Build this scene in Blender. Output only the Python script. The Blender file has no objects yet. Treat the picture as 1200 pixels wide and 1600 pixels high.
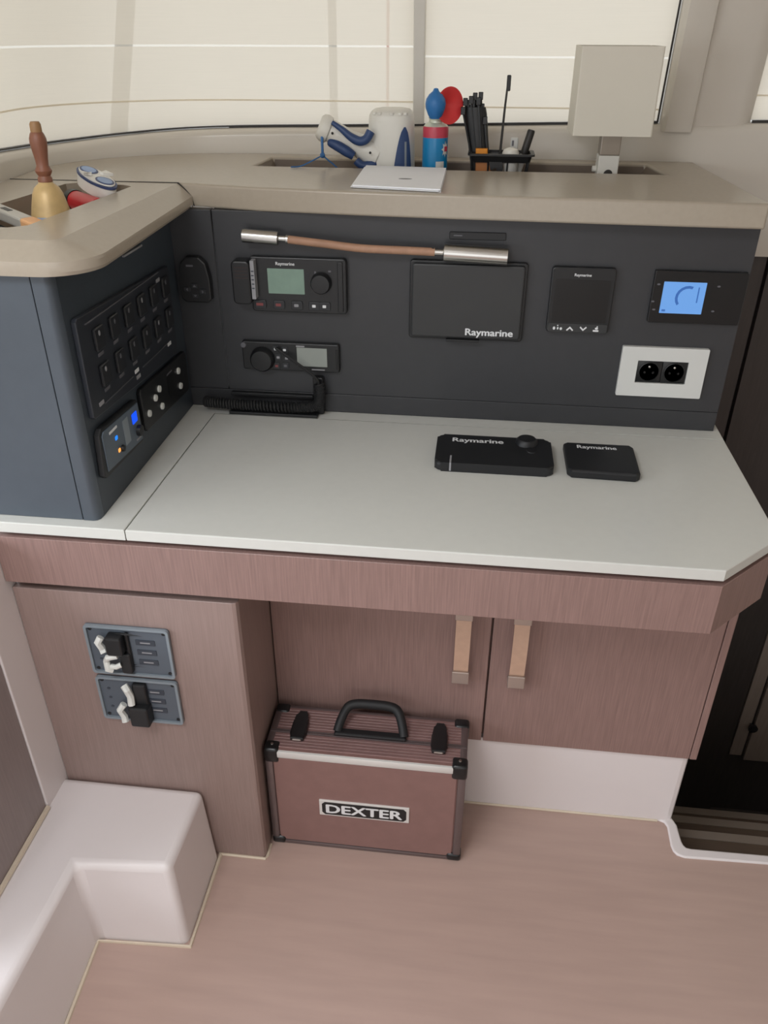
import bpy, bmesh, math, random
from mathutils import Vector, Matrix
random.seed(4)
C = bpy.context.scene.collection
SC = bpy.context.scene
PI = math.pi

# ------------------------------------------------------------------ camera
cam = bpy.data.objects.new('camera', bpy.data.cameras.new('camera'))
C.objects.link(cam)
SC.camera = cam
cam.data.sensor_width = 36.0
cam.data.lens = 1250.0 / 1600.0 * 36.0
cam.data.clip_start = 0.02
_p, _y, _r = 0.542063571, 0.114302043, -0.00378453315
_f = Vector((-math.sin(_y) * math.cos(_p), math.cos(_y) * math.cos(_p), -math.sin(_p)))
_rt = Vector((math.cos(_y), math.sin(_y), 0))
_dn = _f.cross(_rt)
_R = _rt * math.cos(_r) + _dn * math.sin(_r)
_D = -_rt * math.sin(_r) + _dn * math.cos(_r)
cam.matrix_world = Matrix(((_R.x, -_D.x, -_f.x, 0), (_R.y, -_D.y, -_f.y, 0), (_R.z, -_D.z, -_f.z, 1.37), (0, 0, 0, 1)))

# ------------------------------------------------------------------ world and light
w = bpy.data.worlds.new('overcast_sky')
SC.world = w
w.use_nodes = True
w.node_tree.nodes['Background'].inputs[0].default_value = (0.97, 0.98, 1.0, 1)
w.node_tree.nodes['Background'].inputs[1].default_value = 1.18


def area(name, loc, rot, sx, sy, power, col):
    d = bpy.data.lights.new(name, 'AREA')
    d.shape = 'RECTANGLE'; d.size = sx; d.size_y = sy; d.energy = power; d.color = col
    o = bpy.data.objects.new(name, d); C.objects.link(o)
    o.location = loc; o.rotation_euler = rot
    return o


# daylight entering the cockpit doorway behind the camera and the saloon window on the left
area('cockpit_daylight', (-0.35, -2.12, 1.15), (PI / 2, 0, 0), 1.9, 1.6, 6, (1.0, 0.96, 0.93))
area('side_window_daylight', (-2.12, -0.3, 1.22), (0, -PI / 2, 0), 0.85, 1.9, 33, (0.84, 0.92, 1.0))
area('hatch_daylight', (-0.62, -0.12, 2.01), (0, 0, 0), 0.62, 0.62, 16, (0.97, 0.98, 1.0))

SC.view_settings.view_transform = 'Standard'
SC.view_settings.look = 'None'
SC.view_settings.gamma = 1.0
SC.view_settings.use_curve_mapping = False
SC.view_settings.exposure = 0.0


# ------------------------------------------------------------------ materials
def lin(c):
    c = c / 255.0
    return c / 12.92 if c <= 0.04045 else ((c + 0.055) / 1.055) ** 2.4


def rgb(t):
    return (lin(t[0]), lin(t[1]), lin(t[2]), 1)


def mat(name, col, rough=0.5, metal=0.0, var=0.05, scale=18, stretch=(1, 1, 1), bump=0.0, spec=0.5, emit=None, coat=0.0):
    m = bpy.data.materials.new(name)
    m.use_nodes = True
    nt = m.node_tree
    b = nt.nodes['Principled BSDF']
    tc = nt.nodes.new('ShaderNodeTexCoord')
    mp = nt.nodes.new('ShaderNodeMapping')
    mp.inputs['Scale'].default_value = stretch
    nz = nt.nodes.new('ShaderNodeTexNoise')
    nz.inputs['Scale'].default_value = scale
    nz.inputs['Detail'].default_value = 4
    mx = nt.nodes.new('ShaderNodeMix')
    mx.data_type = 'RGBA'
    c = rgb(col)
    mx.inputs[6].default_value = tuple(min(1, v * (1 - var)) for v in c[:3]) + (1,)
    mx.inputs[7].default_value = tuple(min(1, v * (1 + var)) for v in c[:3]) + (1,)
    L = nt.links.new
    L(tc.outputs['Object'], mp.inputs['Vector']); L(mp.outputs[0], nz.inputs['Vector'])
    mr = nt.nodes.new('ShaderNodeMapRange')
    mr.inputs[1].default_value = 0.3; mr.inputs[2].default_value = 0.7
    L(nz.outputs[0], mr.inputs[0]); L(mr.outputs[0], mx.inputs[0])
    L(mx.outputs[2], b.inputs['Base Color'])
    b.inputs['Roughness'].default_value = rough
    b.inputs['Metallic'].default_value = metal
    b.inputs['Specular IOR Level'].default_value = spec
    if coat:
        b.inputs['Coat Weight'].default_value = coat
    if emit:
        b.inputs['Emission Color'].default_value = rgb(emit[0]); b.inputs['Emission Strength'].default_value = emit[1]
    if bump:
        bp = nt.nodes.new('ShaderNodeBump')
        bp.inputs['Strength'].default_value = bump; bp.inputs['Distance'].default_value = 0.002
        L(nz.outputs[0], bp.inputs['Height']); L(bp.outputs[0], b.inputs['Normal'])
    return m


M = {}
M['white_gel'] = mat('white gelcoat', (206, 203, 197), 0.35, var=0.02, scale=3)
M['white_step'] = mat('white moulded step', (228, 221, 221), 0.42, var=0.02, scale=4)
M['white_wall'] = mat('white cabin lining', (211, 205, 195), 0.26, var=0.02, scale=3)
M['ceiling'] = mat('ceiling lining', (222, 218, 210), 0.7, var=0.02)
M['counter'] = mat('white laminate', (211, 212, 207), 0.34, var=0.012, scale=60)
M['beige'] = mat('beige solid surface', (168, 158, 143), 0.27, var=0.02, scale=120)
M['trough_shaded'] = mat('brown trough lining with painted shade', (112, 99, 87), 0.5, var=0.02, scale=60)  # brown lining, colour also darkened for the shade inside the trough
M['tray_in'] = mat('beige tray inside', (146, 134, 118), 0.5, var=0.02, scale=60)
M['panel'] = mat('charcoal panel', (54, 55, 58), 0.42, var=0.04, scale=40)
M['panel_side'] = mat('charcoal side panel', (58, 66, 74), 0.42, var=0.04, scale=40)
M['box_front'] = mat('blue grey console face', (76, 84, 93), 0.36, var=0.03, scale=40)
M['wood'] = mat('vertical grain mauve wood', (143, 116, 110), 0.42, var=0.13, scale=6, stretch=(70, 70, 2.2), bump=0.08)
M['wood_l'] = mat('vertical grain taupe wood', (148, 127, 121), 0.42, var=0.08, scale=6, stretch=(70, 70, 2.2), bump=0.06)
M['wood_edge'] = mat('wood edge', (140, 112, 104), 0.45, var=0.08, scale=6, stretch=(60, 60, 3))
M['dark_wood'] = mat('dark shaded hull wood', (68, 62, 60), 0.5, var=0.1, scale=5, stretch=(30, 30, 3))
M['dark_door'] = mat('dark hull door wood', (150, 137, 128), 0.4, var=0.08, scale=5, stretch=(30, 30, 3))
M['floor'] = mat('pale wood laminate floor', (184, 158, 148), 0.36, var=0.05, scale=3.2, stretch=(1.6, 14, 1), bump=0.0)
M['tread'] = mat('stair tread wood', (96, 80, 68), 0.5, var=0.08, scale=5, stretch=(2, 40, 1))
M['nosing'] = mat('pale stair nosing', (140, 128, 118), 0.4, var=0.04)
M['shadow_gap'] = mat('recess filler with painted shade', (58, 44, 42), 0.7)  # filler for recesses, its dark colour stands in for shade
M['sofa'] = mat('grey brown sofa plinth', (150, 138, 137), 0.55, var=0.06, scale=6, stretch=(40, 40, 2))
M['sealant'] = mat('cream sealant', (214, 200, 180), 0.5)
M['gasket'] = mat('dark window gasket', (44, 42, 40), 0.5)
M['black'] = mat('black plastic', (26, 27, 29), 0.42, var=0.08)
M['black_gloss'] = mat('glossy black plastic', (22, 23, 25), 0.28, var=0.05)
M['black_rub'] = mat('black rubber', (26, 27, 29), 0.6, var=0.08)
M['cover'] = mat('dark cover plastic', (49, 50, 51), 0.45, var=0.05)
M['cover_blk'] = mat('black sun cover plastic', (24, 25, 28), 0.5, var=0.06)
M['blk_dev'] = mat('black instrument case', (26, 27, 29), 0.4, var=0.06)
M['sw_plate'] = mat('switch panel plate', (42, 46, 53), 0.38, var=0.05)
M['sw_key'] = mat('switch key', (36, 38, 42), 0.42, var=0.05)
M['screen_off'] = mat('dark glass screen', (14, 14, 15), 0.35)
M['white_print'] = mat('white print', (226, 228, 230), 0.5)
M['grey_print'] = mat('grey print', (150, 150, 154), 0.5)
M['dim_print'] = mat('dim print', (98, 98, 104), 0.5)
M['red_print'] = mat('red key print', (128, 64, 64), 0.5)
M['lcd_green'] = mat('grey green lcd', (124, 150, 136), 0.3, var=0.06, scale=40)
M['lcd_grey'] = mat('grey lcd', (146, 152, 147), 0.3, var=0.04)
M['lcd_blue'] = mat('backlit blue lcd', (40, 60, 90), 0.3, emit=((112, 168, 236), 0.85))
M['lcd_mark'] = mat('lcd blue mark', (40, 70, 120), 0.4, emit=((58, 120, 205), 0.5))
M['led_blue'] = mat('lit blue display', (0, 20, 120), 0.4, emit=((0, 80, 255), 1.1))
M['led_cyan'] = mat('lit blue led', (0, 60, 150), 0.4, emit=((30, 140, 255), 1.0))
M['led_orange'] = mat('lit orange led', (150, 80, 20), 0.4, emit=((255, 170, 80), 1.2))
M['remote'] = mat('blue grey remote plate', (88, 100, 112), 0.4, var=0.04)
M['socket_white'] = mat('pale grey socket plate', (212, 213, 210), 0.35, var=0.01)
M['chrome'] = mat('brushed chrome', (200, 198, 194), 0.24, metal=1.0, var=0.03, scale=30, stretch=(1, 20, 20))
M['steel'] = mat('satin steel', (176, 168, 162), 0.34, metal=1.0, var=0.03)
M['leather'] = mat('tan leather wrap', (170, 132, 108), 0.55, var=0.1, scale=60, bump=0.1)
M['strap'] = mat('tan leather strap', (196, 162, 140), 0.6, var=0.05, scale=60, bump=0.05)
M['bracket'] = mat('satin bracket metal', (188, 176, 168), 0.35, metal=0.75, var=0.03)
M['case_face'] = mat('mauve toolbox sheet', (142, 110, 105), 0.38, metal=0.15, var=0.05, scale=40)
M['case_top'] = mat('ribbed toolbox sheet', (140, 110, 107), 0.38, metal=0.2, var=0.06, scale=40)
M['case_rim'] = mat('grey toolbox frame', (124, 112, 112), 0.35, metal=0.7, var=0.04)
M['case_bright'] = mat('pale aluminium and painted shine', (226, 225, 222), 0.3, metal=0.25, var=0.02)  # on the front rail the near-white colour stands in for reflected light
M['br_plate'] = mat('slate breaker plate', (88, 96, 106), 0.42, var=0.04)
M['br_rim'] = mat('grey breaker rim', (132, 142, 150), 0.35, var=0.04)
M['br_dark'] = mat('dark label strip', (58, 64, 74), 0.45)
M['clip'] = mat('white plastic clip', (222, 224, 220), 0.45)
M['white_pl'] = mat('white plastic', (222, 220, 212), 0.38, var=0.02)
M['navy'] = mat('navy rubber grip', (44, 68, 112), 0.45, var=0.06)
M['cord_blue'] = mat('blue cord', (52, 104, 160), 0.6, var=0.1, scale=80)
M['can_blue'] = mat('blue can print', (0, 128, 186), 0.3, var=0.03, coat=0.3)
M['can_red'] = mat('red can band', (192, 62, 82), 0.35, var=0.03)
M['horn_red'] = mat('red horn plastic', (222, 60, 62), 0.4, var=0.05)
M['bulb_blue'] = mat('blue horn cap', (42, 112, 176), 0.45, var=0.04)
M['can_white'] = mat('pale can shoulder', (208, 212, 196), 0.35, metal=0.3)
M['paper'] = mat('white paper', (236, 238, 242), 0.7, var=0.01)
M['orange'] = mat('orange plastic', (226, 142, 30), 0.45, var=0.06)
M['orange_dk'] = mat('dull orange plastic', (176, 112, 60), 0.5, var=0.06)
M['clear_pl'] = mat('pale clear plastic', (196, 196, 192), 0.3, var=0.04)
M['brass'] = mat('worn brass', (196, 168, 118), 0.42, metal=0.2, var=0.2, scale=26, bump=0.05)
M['bell_wood'] = mat('turned dark wood', (128, 82, 62), 0.45, var=0.15, scale=14, stretch=(8, 8, 1.5))
M['bell_tip'] = mat('lighter wood tip', (150, 114, 76), 0.5, var=0.1)
M['red_pl'] = mat('red plastic tube', (188, 38, 46), 0.35, var=0.06)
M['porcelain'] = mat('white glazed body', (226, 224, 218), 0.35)
M['delft'] = mat('dark blue trim', (52, 68, 110), 0.4)
M['delft_pale'] = mat('pale blue oval', (148, 170, 206), 0.45, var=0.1, scale=60)
M['tool_grey'] = mat('grey tool body', (190, 188, 182), 0.4, metal=0.3)
M['peach'] = mat('pale orange tip', (222, 170, 122), 0.5)
M['lampshade'] = mat('white lampshade', (216, 211, 198), 0.6, var=0.01)
M['lamp_metal'] = mat('grey lamp neck', (150, 140, 128), 0.35, metal=0.5)
M['post_ext'] = mat('grey outside upright', (120, 118, 112), 0.6)
M['rope_ext'] = mat('red outside rope', (210, 90, 60), 0.6)


def fabric(name, col, see):
    m = bpy.data.materials.new(name); m.use_nodes = True
    nt = m.node_tree; nt.nodes.clear()
    out = nt.nodes.new('ShaderNodeOutputMaterial')
    tr = nt.nodes.new('ShaderNodeBsdfTranslucent'); df = nt.nodes.new('ShaderNodeBsdfDiffuse')
    tp = nt.nodes.new('ShaderNodeBsdfTransparent')
    a = nt.nodes.new('ShaderNodeMixShader'); b = nt.nodes.new('ShaderNodeMixShader')
    tc = nt.nodes.new('ShaderNodeTexCoord'); mp = nt.nodes.new('ShaderNodeMapping')
    mp.inputs['Scale'].default_value = (3, 3, 160)
    nz = nt.nodes.new('ShaderNodeTexNoise'); nz.inputs['Scale'].default_value = 4
    mx = nt.nodes.new('ShaderNodeMix'); mx.data_type = 'RGBA'
    c = rgb(col)
    mx.inputs[6].default_value = tuple(v * 0.95 for v in c[:3]) + (1,)
    mx.inputs[7].default_value = c
    L = nt.links.new
    L(tc.outputs['Object'], mp.inputs[0]); L(mp.outputs[0], nz.inputs['Vector']); L(nz.outputs[0], mx.inputs[0])
    L(mx.outputs[2], tr.inputs[0]); L(mx.outputs[2], df.inputs[0])
    tp.inputs[0].default_value = (1, 0.97, 0.9, 1)
    a.inputs[0].default_value = 0.35
    L(tr.outputs[0], a.inputs[1]); L(df.outputs[0], a.inputs[2])
    b.inputs[0].default_value = see
    L(a.outputs[0], b.inputs[1]); L(tp.outputs[0], b.inputs[2]); L(b.outputs[0], out.inputs[0])
    return m


M['blind'] = fabric('cream blind fabric', (236, 227, 211), 0.11)
M['blind_tape'] = fabric('white blind tape', (246, 240, 228), 0.42)


def glass(name):
    m = bpy.data.materials.new(name); m.use_nodes = True
    nt = m.node_tree; nt.nodes.clear()
    out = nt.nodes.new('ShaderNodeOutputMaterial')
    tp = nt.nodes.new('ShaderNodeBsdfTransparent'); gl = nt.nodes.new('ShaderNodeBsdfGlossy')
    tp.inputs[0].default_value = (0.95, 0.97, 0.97, 1); gl.inputs['Roughness'].default_value = 0.02
    a = nt.nodes.new('ShaderNodeMixShader'); a.inputs[0].default_value = 0.06
    nt.links.new(tp.outputs[0], a.inputs[1]); nt.links.new(gl.outputs[0], a.inputs[2]); nt.links.new(a.outputs[0], out.inputs[0])
    return m


M['glass'] = glass('window glass')


# ------------------------------------------------------------------ builders
def bm_new():
    return bmesh.new()


def build(name, bm, m, parent=None, smooth=False, loc=None):
    """link bm (world coordinates) as one mesh object, relative to its root's location"""
    off = Vector((0, 0, 0))
    p = parent
    while p is not None:
        off += p.location; p = p.parent
    if loc is not None:
        off = off + (Vector(loc) - off)
    bmesh.ops.translate(bm, verts=bm.verts, vec=-off)
    bmesh.ops.recalc_face_normals(bm, faces=bm.faces)
    me = bpy.data.meshes.new(name)
    bm.to_mesh(me); bm.free()
    if smooth:
        for f in me.polygons:
            f.use_smooth = True
        try:
            me.set_sharp_from_angle(angle=math.radians(38))
        except Exception:
            pass
    me.materials.append(m)
    o = bpy.data.objects.new(name, me); C.objects.link(o)
    o.parent = parent
    if loc is not None:
        base = Vector((0, 0, 0)); p = parent
        while p is not None:
            base += p.location; p = p.parent
        o.location = Vector(loc) - base
    return o


def thing(name, label, cat, loc=(0, 0, 0), group=None):
    o = bpy.data.objects.new(name, None); C.objects.link(o)
    o.empty_display_size = 0.02
    o.location = loc; o['label'] = label; o['category'] = cat
    if group: o['group'] = group
    return o


def tag(o, label, cat, group=None):
    o['label'] = label; o['category'] = cat
    if group: o['group'] = group
    return o


def struct(name, bm, m, parent=None, smooth=False):
    o = build(name, bm, m, parent, smooth)
    if parent is None:
        o['kind'] = 'structure'
    return o


def box(bm, x0, x1, y0, y1, z0, z1, b=0.0, seg=2, mtx=None):
    co = [(x, y, z) for x in (x0, x1) for y in (y0, y1) for z in (z0, z1)]
    v = [bm.verts.new(c) for c in co]
    fs = [bm.faces.new([v[i] for i in q]) for q in ((0, 1, 3, 2), (4, 6, 7, 5), (0, 4, 5, 1), (2, 3, 7, 6), (0, 2, 6, 4), (1, 5, 7, 3))]
    if b > 0:
        es = list({e for f in fs for e in f.edges})
        r = bmesh.ops.bevel(bm, geom=es, offset=b, segments=seg, profile=0.5, affect='EDGES')
        v = list({vv for f in r['faces'] for vv in f.verts} | {vv for vv in v if vv.is_valid})
    if mtx is not None:
        bmesh.ops.transform(bm, matrix=mtx, verts=v)
    return v


def prism(bm, poly, axis, a0, a1, b=0.0, seg=2, mtx=None):
    """poly in the plane normal to axis: axis 'y' -> (x,z), 'x' -> (y,z), 'z' -> (x,y)"""
    def P(u, v, a):
        return {'y': (u, a, v), 'x': (a, u, v), 'z': (u, v, a)}[axis]
    lo = [bm.verts.new(P(u, v, a0)) for u, v in poly]
    hi = [bm.verts.new(P(u, v, a1)) for u, v in poly]
    n = len(poly)
    f0 = bm.faces.new(lo); f1 = bm.faces.new(hi)
    for i in range(n):
        bm.faces.new((lo[i], lo[(i + 1) % n], hi[(i + 1) % n], hi[i]))
    vs = lo + hi
    if b > 0:
        es = list(set(f0.edges) | set(f1.edges))
        r = bmesh.ops.bevel(bm, geom=es, offset=b, segments=seg, profile=0.5, affect='EDGES')
        vs = list({vv for f in r['faces'] for vv in f.verts} | {vv for vv in vs if vv.is_valid})
    if mtx is not None:
        bmesh.ops.transform(bm, matrix=mtx, verts=vs)
    return vs


def rrect(u0, u1, v0, v1, r, n=5):
    p = []
    for cx, cy, a in ((u1 - r, v1 - r, 0), (u0 + r, v1 - r, 90), (u0 + r, v0 + r, 180), (u1 - r, v0 + r, 270)):
        for i in range(n + 1):
            t = math.radians(a + 90 * i / n)
            p.append((cx + r * math.cos(t), cy + r * math.sin(t)))
    return p


def ell(cx, cy, rx, ry, n=20):
    return [(cx + rx * math.cos(2 * PI * i / n), cy + ry * math.sin(2 * PI * i / n)) for i in range(n)]


def tube(bm, pts, r, seg=8, caps=True):
    pts = [Vector(p) for p in pts]
    n = len(pts)
    rr = r if isinstance(r, (list, tuple)) else [r] * n
    rings = []
    up = None
    for i in range(n):
        t = (pts[min(i + 1, n - 1)] - pts[max(i - 1, 0)]).normalized()
        if up is None:
            up = t.cross(Vector((0.13, 0.31, 0.94)))
            if up.length < 1e-3: up = t.cross(Vector((1, 0, 0)))
        up = (up - t * up.dot(t)).normalized()
        s = t.cross(up)
        rings.append([bm.verts.new(pts[i] + (up * math.cos(2 * PI * k / seg) + s * math.sin(2 * PI * k / seg)) * rr[i]) for k in range(seg)])
    for a, b in zip(rings, rings[1:]):
        for k in range(seg):
            bm.faces.new((a[k], a[(k + 1) % seg], b[(k + 1) % seg], b[k]))
    if caps:
        bm.faces.new(rings[0]); bm.faces.new(rings[-1])


def lathe(bm, prof, mtx, seg=24):
    """prof [(r,z)] about local z, placed by mtx"""
    rings = []
    vs = []
    for r, z in prof:
        if r < 1e-6:
            v = bm.verts.new((0, 0, z)); rings.append([v]); vs.append(v)
        else:
            ring = [bm.verts.new((r * math.cos(2 * PI * k / seg), r * math.sin(2 * PI * k / seg), z)) for k in range(seg)]
            rings.append(ring); vs += ring
    for a, b in zip(rings, rings[1:]):
        for k in range(seg):
            q = []
            for v in (a[k % len(a)], a[(k + 1) % len(a)], b[(k + 1) % len(b)], b[k % len(b)]):
                if v not in q: q.append(v)
            if len(q) > 2: bm.faces.new(q)
    for e in (rings[0], rings[-1]):
        if len(e) > 2: bm.faces.new(e)
    bmesh.ops.transform(bm, matrix=mtx, verts=vs)


def along(p, d):
    """matrix whose local z points along d from p"""
    return Matrix.Translation(Vector(p)) @ Vector(d).normalized().to_track_quat('Z', 'Y').to_matrix().to_4x4()


def plate(bm, outer, holes, z0, z1):
    """horizontal plate with holes; outer/holes lists of (x,y)"""
    for z in (z0, z1):
        es = []
        for lp in [outer] + holes:
            v = [bm.verts.new((x, y, z)) for x, y in lp]
            es += [bm.edges.new((v[i], v[(i + 1) % len(v)])) for i in range(len(v))]
        bmesh.ops.triangle_fill(bm, use_beauty=True, edges=es)
    for lp in [outer] + holes:
        for i in range(len(lp)):
            a, b = lp[i], lp[(i + 1) % len(lp)]
            bm.faces.new([bm.verts.new(c) for c in ((a[0], a[1], z0), (b[0], b[1], z0), (b[0], b[1], z1), (a[0], a[1], z1))])
    bmesh.ops.remove_doubles(bm, verts=bm.verts, dist=1e-5)


def bevmod(o, wd, seg=3, ang=40):
    md = o.modifiers.new('bevel', 'BEVEL')
    md.width = wd; md.segments = seg; md.limit_method = 'ANGLE'; md.angle_limit = math.radians(ang)
    for f in o.data.polygons: f.use_smooth = True
    try: o.data.set_sharp_from_angle(angle=math.radians(60))
    except Exception: pass
    return o


def lettering(txt, width, center, face, m, parent, height=None, bold=0.0, shear=0.0, name='lettering', depth=0.0004):
    """flat text; face '-y' panel, '+x' side panel, '+z' worktop; scaled to a given width (and height)"""
    cu = bpy.data.curves.new('text', 'FONT')
    cu.body = txt; cu.size = 1; cu.align_x = 'CENTER'; cu.align_y = 'CENTER'; cu.shear = shear
    cu.extrude = 0.0; cu.resolution_u = 3
    t = bpy.data.objects.new('text', cu); C.objects.link(t)
    bpy.context.view_layer.update()
    me = bpy.data.meshes.new_from_object(t.evaluated_get(bpy.context.evaluated_depsgraph_get()))
    bpy.data.objects.remove(t)
    bm = bmesh.new(); bm.from_mesh(me); bpy.data.meshes.remove(me)
    if bold:      # thicken by merging shifted copies of the letters
        src = list(bm.faces)
        for kz, (ox, oy) in enumerate(((bold, 0), (-bold, 0), (0, bold * 0.7), (0, -bold * 0.7))):
            d = bmesh.ops.duplicate(bm, geom=src)['geom']
            bmesh.ops.translate(bm, verts=[g for g in d if isinstance(g, bmesh.types.BMVert)], vec=(ox, oy, 0.00006 * (kz + 1)))
    xs = [v.co.x for v in bm.verts]; ys = [v.co.y for v in bm.verts]
    cx, cy = (min(xs) + max(xs)) / 2, (min(ys) + max(ys)) / 2
    sx = width / (max(xs) - min(xs))
    sy = height / (max(ys) - min(ys)) if height else sx
    c = Vector(center)
    for v in bm.verts:
        u, q = (v.co.x - cx) * sx, (v.co.y - cy) * sy
        if face == '-y': v.co = c + Vector((u, -v.co.z, q))
        elif face == '+x': v.co = c + Vector((v.co.z, u, q))
        else: v.co = c + Vector((u, q, v.co.z))
    return build(name, bm, m, parent)


def loft(bm, A, B):
    a = [bm.verts.new(p) for p in A]; b = [bm.verts.new(p) for p in B]
    for i in range(len(A) - 1):
        bm.faces.new((a[i], a[i + 1], b[i + 1], b[i]))


def smooth_path(pts, n=8):
    """Catmull-Rom through tuples"""
    out = []
    P = [Vector(p) for p in pts]
    for i in range(len(P) - 1):
        p0, p1, p2, p3 = P[max(i - 1, 0)], P[i], P[i + 1], P[min(i + 2, len(P) - 1)]
        for k in range(n):
            t = k / n
            out.append(0.5 * ((2 * p1) + (p2 - p0) * t + (2 * p0 - 5 * p1 + 4 * p2 - p3) * t * t + (3 * p1 - p0 - 3 * p2 + p3) * t ** 3))
    out.append(P[-1])
    return out


FZ = -0.032          # cabin floor level
WT = 0.73            # worktop level
PY = 1.42            # instrument panel face
LZ = 1.14            # top of the ledge

# ------------------------------------------------------------------ room shell
bm = bm_new()
outer = [(-2.0, -2.0), (1.6, -2.0), (1.6, 1.10), (0.64, 1.075), (0.484, 1.072), (0.464, 1.08), (0.460, 1.152), (-2.0, 1.152)]
prism(bm, outer, 'z', FZ - 0.04, FZ)
struct('floor', bm, M['floor'])

bm = bm_new()
plate(bm, [(-2.0, -2.0), (1.6, -2.0), (1.6, 2.0), (-2.0, 2.0)], [[(-0.95, -0.45), (-0.29, -0.45), (-0.29, 0.21), (-0.95, 0.21)]], 1.95, 2.0)   # with the open deck hatch
struct('ceiling', bm, M['ceiling'])

bm = bm_new()   # left wall with a saloon window opening
box(bm, -2.04, -2.0, -2.0, 2.0, FZ, 0.75)
box(bm, -2.04, -2.0, -2.0, 2.0, 1.7, 1.95)
box(bm, -2.04, -2.0, -2.0, -1.3, 0.75, 1.7)
box(bm, -2.04, -2.0, 0.7, 2.0, 0.75, 1.7)
struct('wall_left', bm, M['white_wall'])
bm = bm_new(); box(bm, 1.6, 1.64, -2.0, 2.0, -0.85, 1.95)
struct('wall_right', bm, M['white_wall'])
bm = bm_new()   # rear bulkhead with the cockpit doorway
box(bm, -2.0, -1.35, -2.04, -2.0, FZ, 1.95)
box(bm, 0.65, 1.6, -2.04, -2.0, FZ, 1.95)
box(bm, -1.35, 0.65, -2.04, -2.0, FZ, 0.3)
struct('wall_rear', bm, M['white_wall'])

ZT = 1.72


def lean(bm, vs, z0=1.205, k=0.158):
    for v in vs: v.co.y -= k * (v.co.z - z0)


# window wall: a moulded riser that follows the curved front of the cabin
base = [(-1.08, 0.55), (-0.94, 0.95), (-0.875, 1.15), (-0.842, 1.28), (-0.835, 1.385), (-0.848, 1.5), (-0.85, 1.6), (-0.815, 1.69), (-0.75, 1.76), (-0.64, 1.825),
        (-0.5, 1.85), (-0.3, 1.85), (0, 1.847), (0.4, 1.843), (0.8, 1.84), (1.6, 1.835)]
zg = [1.21, 1.21, 1.20, 1.196, 1.1895, 1.1825, 1.178, 1.178, 1.182, 1.188, 1.192, 1.196, 1.203, 1.213, 1.221, 1.238]
path3 = smooth_path([(b[0], b[1], z) for b, z in zip(base, zg)], 6)
for xs in (-0.1555, -0.1335, 0.3455, 0.5285):
    for i in range(20, len(path3) - 1):
        if path3[i].y > 1.8 and path3[i].x < xs < path3[i + 1].x:
            path3.insert(i + 1, path3[i].lerp(path3[i + 1], (xs - path3[i].x) / (path3[i + 1].x - path3[i].x)))
            break


def at_x(xs):
    return min((i for i in range(len(path3)) if path3[i].y > 1.8), key=lambda i: abs(path3[i].x - xs))


nrm = []
for i in range(len(path3)):
    t = path3[min(i + 1, len(path3) - 1)] - path3[max(i - 1, 0)]
    t.z = 0; t.normalize(); nrm.append(Vector((-t.y, t.x, 0)))


def ring(off, z=None, dz=0.0, i0=0, i1=None):
    i1 = len(path3) if i1 is None else i1
    return [Vector((path3[i].x, path3[i].y, 0)) + nrm[i] * off + Vector((0, 0, (path3[i].z + dz) if z is None else z)) for i in range(i0, i1)]


bm = bm_new()
prof = [ring(0.0, 0.955), ring(0.0, 1.128), ring(0.001, 1.145), ring(0.001, dz=-0.018), ring(0.0035, dz=-0.011), ring(0.009, dz=-0.006), ring(0.018, dz=-0.003), ring(0.05, dz=-0.002), ring(0.05, 0.955)]
for a, b in zip(prof, prof[1:]): loft(bm, a, b)
bmesh.ops.remove_doubles(bm, verts=bm.verts, dist=1e-5)
struct('wall_front', bm, M['white_wall'], smooth=True)

iA, iA2, iB, iC = at_x(-0.1555), at_x(-0.1335), at_x(0.3455), at_x(0.5285)
TILT = 0.158          # the windows lean inwards towards the top
bm = bm_new()
iL = min(i for i, p in enumerate(path3) if p.y > 1.8 and p.x > -0.56)
for s, e, dn in ((0, iL + 1, -0.0012), (iL, iB + 1, -0.0028), (iC, len(path3), -0.004)):
    loft(bm, ring(0.016, dz=dn, i0=s, i1=e), ring(0.016, dz=0.0012, i0=s, i1=e)); loft(bm, ring(0.016, dz=0.0012, i0=s, i1=e), ring(0.030, dz=0.0012, i0=s, i1=e))
lean(bm, box(bm, 0.3440, 0.3470, 1.864, 1.869, 1.211, 1.72))
struct('trim_1', bm, M['gasket'])

bm = bm_new()   # lining above the windows
loft(bm, ring(-0.075, ZT), ring(-0.09, 1.95)); loft(bm, ring(0.06, ZT), ring(0.06, 1.95)); loft(bm, ring(-0.075, ZT), ring(0.06, ZT))
struct('wall_front_upper', bm, M['white_wall'], smooth=True)

# panes outside the blinds
for k, (s, e) in enumerate(((0, iA + 1), (iA2, iB + 1), (iC, len(path3)))):
    bm = bm_new(); loft(bm, ring(0.055, dz=-0.004, i0=s, i1=e), ring(0.055 - TILT * 0.51, ZT + .01, i0=s, i1=e))
    struct('window_%d' % (k + 1), bm, M['glass'], smooth=True)

# mullion and corner pillar
bm = bm_new(); lean(bm, box(bm, -0.1560, -0.1330, 1.864, 1.90, 1.19, ZT, 0.002))
struct('trim_2', bm, M['white_pl'])
bm = bm_new()
pl = [(0.349, 1.89), (0.350, 1.845), (0.358, 1.832), (0.398, 1.829), (0.408, 1.833), (0.414, 1.850), (0.496, 1.850), (0.514, 1.856), (0.528, 1.868), (0.530, 1.89)]
lean(bm, prism(bm, pl, 'z', 1.196, ZT))
struct('trim_3', bm, M['white_wall'], smooth=True)


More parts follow.
